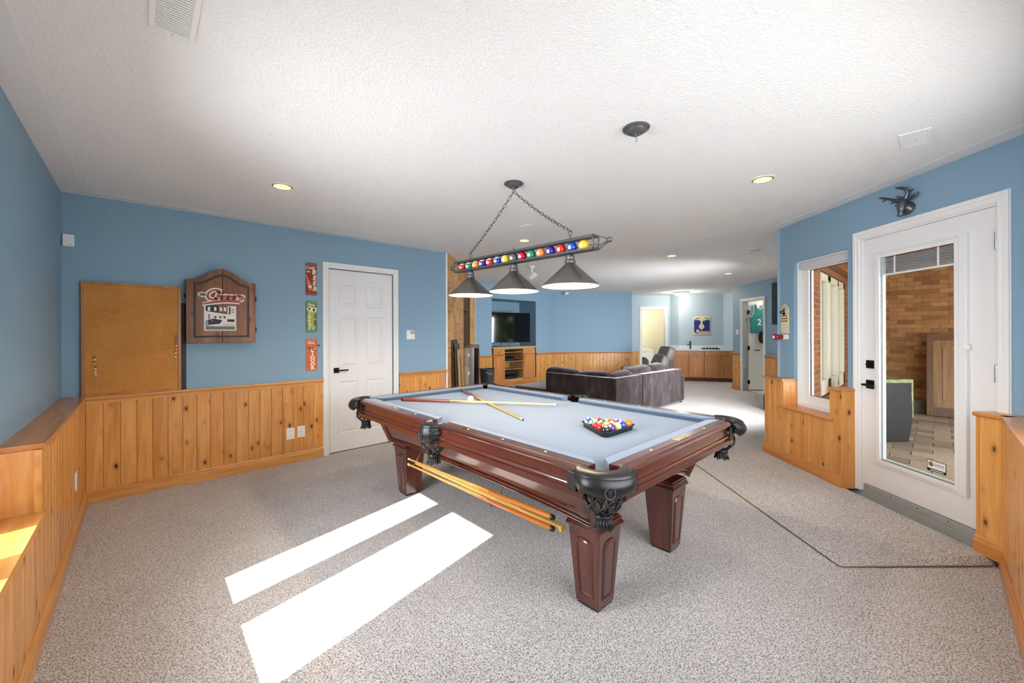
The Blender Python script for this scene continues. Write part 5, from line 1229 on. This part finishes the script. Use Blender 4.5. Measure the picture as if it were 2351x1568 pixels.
# --- sectional sofa
so = thing('sectional_sofa', 'dark plum velvet L-shaped sectional sofa behind the pool table', 'sofa', (5.35, 3.39, 0))
def cushion(name, parent, c, size, mat, e=0.45, rot=(0, 0, 0), label=None):
    mb = MB(); nu, nv = 28, 16
    f = lambda v_, p: math.copysign(abs(v_) ** p, v_)
    def P(u, v):
        a = -PI + 2 * PI * u; b = -PI / 2 + PI * v
        return (size[0] / 2 * f(math.cos(b), e) * f(math.cos(a), e), size[1] / 2 * f(math.cos(b), e) * f(math.sin(a), e), size[2] / 2 * f(math.sin(b), e * 1.2))
    mb.grid(P, nu, nv)
    o = obj(name, mb, mat, parent, c, smooth=180); o.rotation_euler = rot
    if label: o['label'] = label
    return o
def slab(name, x0, x1, y0, y1, z0, z1, r=0.03): return obj(name, B(x0, x1, y0, y1, z0, z1), 'velvet', so, bevel=r, seg=3, smooth=30)
slab('back_panel', 0.0, 0.20, 0.145, 1.46, 0.035, 0.655, 0.02)
slab('back_panel', 0.0, 0.82, 0.0, 0.135, 0.035, 0.655, 0.02); slab('back_panel', 0.826, 2.33, 0.0, 0.20, 0.035, 0.660, 0.02)
slab('arm', 2.335, 2.46, 0.0, 0.95, 0.035, 0.525, 0.03)
slab('seat_base', 0.20, 0.98, 0.20, 1.46, 0.035, 0.28); slab('seat_base', 0.98, 2.33, 0.20, 0.95, 0.035, 0.28)
for c, s_ in (((0.59, 0.55, 0.36), (0.78, 0.70, 0.20)), ((0.59, 1.18, 0.36), (0.78, 0.58, 0.20)), ((1.32, 0.58, 0.36), (0.68, 0.74, 0.20)), ((2.0, 0.58, 0.36), (0.66, 0.74, 0.20))): cushion('seat_cushion', so, c, s_, 'velvet', 0.3)
cushion('back_cushion', so, (0.20, 1.20, 0.570), (0.20, 0.72, 0.34), 'velvet', 0.42, (0.07, -0.26, 0.0)); cushion('back_cushion', so, (0.24, 0.56, 0.560), (0.20, 0.70, 0.32), 'velvet', 0.42, (-0.05, -0.28, 0))
cushion('back_cushion', so, (0.46, 0.22, 0.575), (0.62, 0.20, 0.30), 'velvet', 0.5, (0.34, -0.10, 0)); cushion('back_cushion', so, (1.10, 0.26, 0.600), (0.72, 0.20, 0.34), 'velvet', 0.42, (0.30, -0.08, 0))
cushion('back_cushion', so, (1.72, 0.26, 0.625), (0.56, 0.20, 0.32), 'velvet', 0.42, (0.28, -0.05, 0)); cushion('back_cushion', so, (2.14, 0.34, 0.600), (0.40, 0.26, 0.28), 'velvet', 0.45, (0.2, 0.1, 0.3))
for x, y in ((0.06, 0.06), (2.40, 0.06), (2.40, 0.88), (0.06, 1.40), (0.9, 1.40)): obj('foot', MB().tube([(x, y, 0.0), (x, y, 0.04)], 0.025, 10), 'black', so)
ot = thing('ottoman', 'low dark velvet ottoman beyond the left end of the sofa', 'ottoman', (5.95, 5.45, 0)); 
obj('base', B(-0.42, 0.42, -0.45, 0.45, 0.02, 0.19), 'velvet', ot, bevel=0.02, seg=3); cushion('pad', ot, (0, 0, 0.235), (0.86, 0.92, 0.15), 'velvet', 0.25)
# --- recliner
rc = thing('recliner', 'grey leather recliner with raised headrest behind the sofa', 'armchair', W(3.2, 9.2), DIAG)
gl_ = 'grey_leather'
obj('base', B(-0.50, 0.30, -0.36, 0.36, 0.06, 0.30), gl_, rc, bevel=0.03, seg=3)
cushion('seat', rc, (-0.16, 0, 0.40), (0.72, 0.56, 0.20), gl_, 0.35)
for s in (-1, 1): cushion('arm', rc, (-0.14, s * 0.36, 0.42), (0.86, 0.15, 0.32), gl_, 0.3)
cushion('backrest', rc, (0.20, 0, 0.62), (0.20, 0.62, 0.50), gl_, 0.3, (0, 0.42, 0)); cushion('headrest', rc, (0.375, 0, 0.885), (0.19, 0.60, 0.32), gl_, 0.3, (0, 0.36, 0))
cushion('footrest', rc, (-0.58, 0, 0.38), (0.28, 0.5, 0.14), gl_, 0.35, (0, 0.3, 0)); obj('foot', MB().box(-0.4, 0.25, -0.3, 0.3, 0, 0.06), 'black', rc)
# --- wet bar: two cabinets, worktop, tap, tray of glasses, poster
BRZ = DIAG + math.atan2(-0.45, 1.46)
for k, lab in enumerate(('maple bar cabinet on the left with two drawers over two doors', 'maple bar cabinet on the right beside the panelled column')):
    t = thing('bar_cabinet', lab, 'cabinet', Matrix.Rotation(BRZ, 4, 'Z') @ Vector((k * 0.80, 0, 0)) + Vector(W(4.60, 11.30)), BRZ, 'bar cabinets')
    obj('carcass', B(0.0, 0.795, 0.0, 0.26, 0.105, 0.855), 'oak_cab', t); obj('toe_kick', B(0.0, 0.795, 0.05, 0.25, 0, 0.105), plain('toe_kick', (110, 56, 26), 0.6) if k == 0 else MATS['toe_kick'], t)
    for i in range(2):
        a, b = 0.006 + i * 0.395, 0.392 + i * 0.395
        front(t, 'drawer', a, b, 0.725, 0.845, 0, (a + b) / 2, 0.785, False); front(t, 'door', a, b, 0.115, 0.715, 0, (b - 0.03) if i == 0 else (a + 0.03), 0.665)
wkt = thing('bar_worktop', 'white worktop and upstand running along the wet bar', 'worktop', (0, 0, 0), DIAG)
wm = plain('white_quartz', (232, 234, 234), 0.3)
obj('slab', MB().prism([(4.57, 11.29), (6.16, 10.80), (6.10, 11.39), (4.89, 11.59), (4.79, 11.80)], 0.860, 0.900, 'xy'), wm, wkt)
ub = MB(); seg(ub, (4.89, 11.585), (6.07, 11.388), -0.015, 0.90, 1.0); seg(ub, (4.765, 11.86), (4.89, 11.585), -0.015, 0.90, 1.0)
obj('upstand', ub, wm, wkt)
t = thing('bar_tap', 'black square tap on the wet bar worktop', 'tap', W(5.06, 11.25, 0.900), BRZ); obj('body', B(-0.020, 0.020, -0.020, 0.020, 0, 0.215), 'black_metal', t, bevel=0.004); obj('spout', B(-0.085, -0.015, -0.016, 0.016, 0.120, 0.145), 'black_metal', t, bevel=0.003); obj('lever', B(-0.03, 0.02, -0.014, 0.014, 0.215, 0.228), 'black_metal', t, bevel=0.003)
TP = W(5.54, 11.08, 0.9); t = thing('serving_tray', 'small black tray on the wet bar worktop', 'tray', TP, BRZ)
obj('tray', MB().box(-0.22, 0.22, -0.06, 0.06, 0.0, 0.012).box(-0.22, 0.22, -0.066, -0.056, 0, 0.03).box(-0.22, 0.22, 0.056, 0.066, 0, 0.03).box(-0.226, -0.216, -0.066, 0.066, 0, 0.03).box(0.216, 0.226, -0.066, 0.066, 0, 0.03), 'black', t)
gm = MB().lathe([(0.0, 0.0), (0.026, 0.0), (0.024, 0.028), (0.005, 0.034), (0.005, 0.052), (0.024, 0.056), (0.026, 0.060), (0.0, 0.061)], 16).mesh('glass'); gm.materials.append(plain('smoked_glass', (40, 42, 44), 0.1)); 
for p in gm.polygons: p.use_smooth = True
for k in range(5):
    o = link(bpy.data.objects.new('stemmed_glass', gm), None, Matrix.Rotation(BRZ, 4, 'Z') @ Vector((-0.16 + 0.08 * k, 0, 0.012)) + Vector(TP), BRZ)
    tag(o, '%s small upturned glass on the black bar tray' % ('leftmost', 'second', 'middle', 'fourth', 'rightmost')[k], 'glass', 'glasses on the bar tray')
PRZ = DIAG + math.atan2(-0.20, 1.20)
ps = thing('cocktail_poster', 'framed poster of a pale cocktail glass on deep blue above the bar', 'poster', W(5.50, 11.485, 1.31), PRZ)
pb = plain('poster_blue', (34, 40, 120), 0.5); pcr = plain('poster_cream', (226, 218, 184), 0.5); pgl = plain('poster_glass', (206, 200, 150), 0.5); ptn = plain('poster_tan', (196, 160, 124), 0.5); pk = plain('poster_dark', (40, 34, 22), 0.5); pgn = plain('poster_lime', (150, 170, 90), 0.5)
obj('board', B(-0.225, 0.225, -0.012, 0, 0, 0.53), pcr, ps)
Y_ = -0.0125
def PF(poly, k, m, nm='print'): flat(poly, Y_ - 0.0006 * k, m, ps, nm, 0.0006)
PF(R4(-0.215, 0.215, 0.085, 0.42), 1, pb); PF(R4(-0.05, 0.215, 0.015, 0.095), 2, ptn)
PF([(-0.205, 0.425), (-0.16, 0.465), (-0.08, 0.485), (-0.02, 0.478), (-0.10, 0.462), (-0.17, 0.435)], 2, pk, 'palm_print'); PF([(0.205, 0.425), (0.17, 0.465), (0.11, 0.485), (0.04, 0.485), (0.10, 0.468), (0.17, 0.440)], 2, pk, 'palm_print')
gp = [(0.055, 0.42), (0.035, 0.40), (0.022, 0.36), (0.022, 0.32), (0.06, 0.27), (0.075, 0.22), (0.05, 0.175), (0.008, 0.160), (0.008, 0.10)]
PF([(-x - .01, z) for x, z in gp] + [(x - .01, z) for x, z in gp[::-1]], 3, pcr, 'glass_print')
g2 = [(0.022, 0.39), (0.014, 0.36), (0.012, 0.32), (0.046, 0.262), (0.056, 0.22), (0.03, 0.185)]
PF([(-x - .01, z) for x, z in g2] + [(x - .01, z) for x, z in g2[::-1]], 4, pgl, 'glass_print'); PF([(0.02, 0.38), (0.085, 0.385), (0.07, 0.44), (0.03, 0.425)], 5, pgn, 'glass_print')
PF([(-0.13 + 0.075 * math.cos(2 * PI * k / 18), 0.10 + 0.075 * math.sin(2 * PI * k / 18)) for k in range(18)], 3, pk, 'fruit_print'); PF([(-0.115 + 0.045 * math.cos(2 * PI * k / 18), 0.10 + 0.052 * math.sin(2 * PI * k / 18)) for k in range(18)], 4, plain('poster_pink', (226, 190, 186), 0.5), 'fruit_print')
# --- flush light, spotlights, sensor
t = thing('flush_ceiling_light', 'round flush ceiling light glowing before the wet bar', 'ceiling light', W(4.70, 11.0, H)); obj('rim', MB().lathe([(0.0, 0.0), (0.21, 0.0), (0.21, -0.03), (0.195, -0.035)], 36), 'steel', t, smooth=40); obj('diffuser', MB().lathe([(0.198, -0.03), (0.19, -0.055), (0.14, -0.075), (0.0, -0.085)], 36), 'diffuser', t, smooth=60)
lamp('flush_light_bulb', 'POINT', W(4.70, 11.0, H - 0.16), 26, (1.0, 0.93, 0.82), size=0.1)
t = thing('ceiling_spotlights', 'white twin-head spotlight fitting on the ceiling between two lamp shades', 'spotlight', (4.815, 4.667, H)); obj('mount', MB().lathe([(0, 0), (0.045, 0), (0.045, -0.02), (0, -0.022)], 20), 'white_plastic', t, smooth=40)
obj('stem', MB().tube([(0, 0, -0.02), (0, 0, -0.10)], 0.014, 10), 'white_plastic', t); 
for dx, dz in ((-0.03, -0.15), (0.02, -0.115)): obj('head', MB().tube([(dx * .3, 0, dz + .02), (dx, -0.02, dz), (dx * 2.0, -0.05, dz - 0.05)], [0.014, 0.034, 0.040], 14), 'white_plastic', t, smooth=50)
t = thing('smoke_sensor', 'small white sensor at the top of the far blue wall', 'sensor', W(1.477, 10.685, 2.40), DIAG); obj('case', B(-0.05, 0.05, -0.04, 0, 0, 0.06), 'white_plastic', t, bevel=0.012); obj('lens', MB().ball((0, -0.042, 0.02), 0.012, 10, 6), 'white_plastic', t)
# --- far right wall: open door, switch, dark picture, things behind
def onq(s_, y, z): return Matrix.Rotation(RZ_R, 4, 'Z') @ Vector((s_, y, z)) + Vector(QL)
t = plate('light_switch', 'white double light switch on the far wall beside the open door', 'switch', onq(-9.53, 0, 1.38), RZ_R, 0.118, 0.118, 'switch')
struct(obj('trim_33', MB().box(-9.335, -9.32, 0.0, 0.14, 0, 2.10).box(-8.54, -8.525, 0.0, 0.14, 0, 2.10).box(-9.335, -8.525, 0.0, 0.14, 2.085, 2.10), 'white', None, QL, RZ_R))
od = struct(obj('door_3', B(-9.355, -9.32, 0.142, 0.90, 0.02, 2.07), 'white_door', None, QL, RZ_R))
for z in (0.20, 1.0, 1.84): obj('hinge', B(-9.325, -9.300, 0.118, 0.160, z - 0.045, z + 0.045), 'black_metal', od, bevel=0.002)
obj('lever', MB().tube([(-9.32, 0.30, 0.95), (-9.28, 0.30, 0.95), (-9.275, 0.38, 0.95)], 0.010, 8), 'black_metal', od)
# things in the doorway are placed in the side/forward frame
jz = thing('hanging_jersey', 'teal sleeveless jersey hanging behind the open far door', 'jersey', W(5.80, 9.305, 0), DIAG)
teal = plain('teal_mesh', (44, 134, 138), 0.7, vary=0.1, vscale=12); wht = M['white_plastic']
jp = [(-0.20, 1.36), (0.20, 1.36), (0.21, 1.72), (0.15, 1.82), (0.145, 2.02), (0.08, 2.02), (0.06, 1.94), (0.0, 1.90), (-0.06, 1.94), (-0.08, 2.02), (-0.145, 2.02), (-0.15, 1.82), (-0.21, 1.72)]
obj('body', MB().prism(jp, -0.025, 0.0, 'xz'), teal, jz, bevel=0.008)
obj('neck_trim', MB().tube([(-0.08, -0.028, 2.02), (-0.06, -0.028, 1.94), (0, -0.028, 1.90), (0.06, -0.028, 1.94), (0.08, -0.028, 2.02)], 0.010, 8), wht, jz, smooth=60)
for s in (-1, 1): obj('arm_trim', MB().tube([(s * 0.145, -0.028, 2.02), (s * 0.15, -0.028, 1.82), (s * 0.21, -0.028, 1.72)], 0.010, 8), wht, jz, smooth=60)
lettering('2', wht, jz, -0.01, -0.028, 1.60, 0.20, 0.002, offset=0.004)
bgt = thing('shoulder_bag', 'black bag hanging below the teal jersey', 'bag', W(5.89, 9.20, 0), DIAG)
cushion('pouch', bgt, (0, 0, 1.24), (0.30, 0.16, 0.28), 'black', 0.6); obj('strap', MB().tube([(-0.10, 0, 1.34), (-0.04, 0.05, 1.44), (0.04, 0.05, 1.44), (0.10, 0, 1.34)], 0.012, 8), 'black', bgt, smooth=60); obj('tag', B(0.0, 0.04, -0.09, -0.08, 1.20, 1.24), wht, bgt)
box_thing('low_speaker', 'low black box on the far carpet just past the right panelling', 'speaker', W(4.58, 6.95)[0] - 0.12, W(4.58, 6.95)[0] + 0.12, W(4.58, 6.95)[1] - 0.12, W(4.58, 6.95)[1] + 0.12, 0.0, 0.28)
t = thing('wall_screen', 'dark flat panel on the far wall partly hidden by the near corner', 'screen', onq(-7.75, 0, 1.53), RZ_R)
obj('frame', B(-0.45, 0.45, -0.05, -0.01, 0, 0.86), plain('dark_slate', (36, 46, 58), 0.4), t, bevel=0.006); obj('panel', B(-0.43, 0.43, -0.052, -0.05, 0.02, 0.84), plain('slate_glass', (26, 34, 44), 0.15), t); obj('bracket', B(-0.1, 0.1, -0.01, 0, 0.3, 0.5), 'black_metal', t)
# laundry seen through the far doorway
t = thing('washing_machine', 'white front-loading washer in the room beyond the far doorway', 'washer', W(4.20, 12.75, 0), DIAG)
obj('cabinet', B(-0.35, 0.35, -0.02, 0.6, 0, 0.80), 'white_plastic', t, bevel=0.012); obj('lid', B(-0.355, 0.355, -0.03, 0.6, 0.80, 0.825), 'white_plastic', t, bevel=0.006)
for x in (-0.18, 0.04): obj('dial', B(x, x + 0.045, -0.026, -0.02, 0.74, 0.755), 'black', t)
obj('porthole', MB().tube([(0, -0.02, 0.40), (0, -0.04, 0.40)], 0.19, 24), plain('smoke_door', (90, 94, 98), 0.1), t)
lamp('laundry_fill', 'POINT', W(4.3, 12.5, 2.2), 30, (1.0, 0.94, 0.82), size=0.15); lamp('closet_fill', 'POINT', W(6.3, 8.9, 2.25), 16, (1.0, 0.95, 0.86), size=0.15)  # unseen fill lamps added to light the two small rooms

# ================================================================ COVERED PORCH OUTSIDE THE DOOR
def brick_mat(name, cols, rough=0.85):
    t = NT(name); t.set(Roughness=rough); v = t.coord('Object', (1, 1, 1), rand=True); f = t.noise(v, 22, 4.0, 0.6)
    oi = t.n('ObjectInfo'); a = t.ramp(oi.outputs['Random'], [(0, srgb(*cols[0])), (0.5, srgb(*cols[1])), (1, srgb(*cols[2]))])
    t.color(t.mix(0.5, a, t.ramp(f, [(0.3, (0.6, 0.58, 0.55, 1)), (0.7, (1.1, 1.08, 1.05, 1))]), 'MULTIPLY')); t.bump(f, 0.4, 0.006); return t.m
M['brick'] = brick_mat('tan_brick', ((138, 92, 54), (176, 124, 74), (192, 140, 86)))
M['paver'] = brick_mat('grey_paver', ((138, 122, 104), (168, 150, 126), (184, 166, 142)))
bxp = 9.90
bw = struct(obj('wall_porch_brick', B(bxp, bxp + 0.2, -3.0, 1.10, -0.1, 2.7), plain('brown_mortar', (150, 112, 74), 0.9)))
bm_ = B(-0.008, 0.006, -0.099, 0.099, -0.034, 0.034).mesh('brick'); bm_.materials.append(M['brick'])
nb = 0
for r in range(36):
    z = 0.04 + r * 0.075; y = 1.0 + (0.105 if r % 2 else 0.0)
    while y > -0.55 and nb < 300:
        if y < 1.05: link(bpy.data.objects.new('brick', bm_), bw, (bxp, y, z), 0.0); nb += 1
        y -= 0.206
pf = struct(obj('patio', B(3.0, 9.9, -3.2, 1.04, -0.12, -0.035), plain('patio_sand', (112, 98, 82), 0.9)))
pm_ = B(-0.107, 0.107, -0.162, 0.162, -0.03, 0.0).mesh('paver'); pm_.materials.append(M['paver'])
for i in range(29):
    for j in range(6):
        x = 3.5 + i * 0.22; y = 0.86 - j * 0.33 + (0.165 if i % 2 else 0.0)
        if RX * x + RY * y < 3.32 or x > 9.60 or y > 0.9: continue
        link(bpy.data.objects.new('paver', pm_), pf, (x, y, random.uniform(-0.008, 0.0)), 0.0)
struct(obj('trim_34', B(9.62, 9.90, -3.0, 1.04, -0.04, 0.20), plain('grey_curb', (108, 104, 96), 0.9, vary=0.2), bevel=0.01))
# brick skin of the house beside the porch
def brick_tex(name):
    t = NT(name); t.set(Roughness=0.9); b = t.n('TexBrick'); v = t.coord('Object')
    sw = t.n('SeparateXYZ'); cmb = t.n('CombineXYZ'); t.l(v, sw.inputs[0]); t.l(sw.outputs['X'], cmb.inputs['X']); t.l(sw.outputs['Z'], cmb.inputs['Y']); t.l(cmb.outputs[0], b.inputs['Vector'])
    b.inputs['Scale'].default_value = 1.0; b.inputs['Brick Width'].default_value = 0.21; b.inputs['Row Height'].default_value = 0.075; b.inputs['Mortar Size'].default_value = 0.006
    b.inputs['Color1'].default_value = srgb(132, 78, 46); b.inputs['Color2'].default_value = srgb(158, 100, 60); b.inputs['Mortar'].default_value = srgb(150, 130, 108)
    t.color(b.outputs['Color']); return t.m
M['brick_tex'] = brick_tex('house_brick')
struct(obj('wall_house_brick', wall_mb(-9.9, -5.15, -0.1, 2.7, 0.10, 0.16, [(-8.44, -6.40, 0.50, 2.18)]), 'brick_tex', None, EL, PI))
pc = struct(obj('porch_ceiling', B(3.2, 10.0, -1.9, 1.03, 2.60, 2.66), plain('dark_soffit', (86, 52, 30), 0.7)))
cedar = wood('cedar_board', (150, 92, 52), (120, 68, 36), (176, 114, 70), knots=False, axis='x', coat=0.0, rough=0.6)
bdm = B(-3.4, 3.4, -0.068, 0.068, -0.012, 0.0).mesh('board'); bdm.materials.append(cedar)
for k in range(20): link(bpy.data.objects.new('board', bdm), pc, (6.6, 0.95 - k * 0.14, 2.60), 0.0)
struct(obj('trim_35', B(5.2, 9.9, 0.90, 1.03, 2.25, 2.40), cedar))
# panelled door leaning on the brick, planter
t = thing('leaning_frame', 'weathered brown panelled door leaning on the porch brick wall', 'door', (9.56, -0.10, 0.20)); t.rotation_euler = (0, math.radians(9), 0)
t.location = (9.42, -0.10, 0.0)
oldw = wood('weathered_door', (168, 126, 78), (140, 100, 58), (190, 150, 100), knots=False)
obj('frame', MB().box(-0.03, 0.02, -0.62, -0.54, 0, 1.34).box(-0.03, 0.02, 0.14, 0.22, 0, 1.34).box(-0.03, 0.02, -0.54, 0.14, 1.24, 1.34).box(-0.03, 0.02, -0.54, 0.14, 0, 0.14), wood('dark_door_frame', (112, 76, 48), (90, 58, 34), (134, 96, 64), knots=False), t, bevel=0.004)
obj('panel', B(-0.015, 0.015, -0.54, 0.14, 0.14, 1.24), oldw, t); obj('moulding', MB().box(-0.028, -0.01, -0.42, -0.38, 0.26, 1.12).box(-0.028, -0.01, 0.0, 0.04, 0.26, 1.12).box(-0.028, -0.01, -0.38, 0.0, 1.08, 1.12).box(-0.028, -0.01, -0.38, 0.0, 0.26, 0.30), oldw, t, bevel=0.004)
t = thing('planter', 'tall dark planter with pale mossy rim on the porch pavers', 'planter', W(4.74, 5.12, 0.0), DIAG)
dkp = plain('charcoal_resin', (40, 38, 36), 0.6)
vs = []
for k in range(9):
    f_ = k / 8; z = 0.75 * f_; bul = 0.02 * math.sin(PI * f_); a = 0.20 + 0.03 * f_ + bul
    vs += [(-a, -0.18 - bul, z), (a, -0.18 - bul, z), (a, 0.18 + bul, z), (-a, 0.18 + bul, z)]
fs = [(k * 4 + i, k * 4 + (i + 1) % 4, (k + 1) * 4 + (i + 1) % 4, (k + 1) * 4 + i) for k in range(8) for i in range(4)] + [(0, 3, 2, 1), (32, 33, 34, 35)]
obj('pot', MB().add(vs, fs), dkp, t, smooth=50)
ml = plain('pale_lichen', (150, 156, 112), 0.8, vary=0.3, vscale=14)
obj('rim', MB().box(-0.24, 0.24, -0.20, -0.17, 0.73, 0.775).box(-0.24, 0.24, 0.17, 0.20, 0.73, 0.775).box(0.222, 0.245, -0.20, 0.20, 0.30, 0.775).box(-0.24, -0.21, -0.20, 0.20, 0.73, 0.775), ml, t, bevel=0.008)
obj('soil', B(-0.22, 0.22, -0.18, 0.18, 0.70, 0.755), plain('moss', (110, 120, 62), 0.9, vary=0.3, vscale=20), t)
# garden
struct(obj('ground', MB().add([(-40, -40, -0.13), (60, -40, -0.13), (60, 40, -0.13), (-40, 40, -0.13)], [(0, 1, 2, 3)]), plain('garden_soil', (70, 70, 62), 0.9, vary=0.1, vscale=3)))

bu = thing('garden_bush', 'leafy green garden bush reflected in the television screen', 'bush', (9.0, -4.6, -0.13))
lf = plain('bush_leaves', (120, 160, 52), 0.7, vary=0.5, vscale=9)
rr = random.Random(3); cl = MB()
for k in range(46):
    a = rr.uniform(0, 2 * PI); q = rr.uniform(0, 1.0); z = rr.uniform(0.3, 2.9)
    cl.ball((q * 1.3 * math.cos(a), q * 0.8 * math.sin(a), z), rr.uniform(0.22, 0.42), 8, 6, (1, 1, 0.8))
obj('foliage', cl, lf, bu); obj('stem', MB().tube([(0, 0, 0), (0.05, 0, 1.2), (0, 0, 2.2)], [0.08, 0.06, 0.03], 8), 'pine_dark', bu)
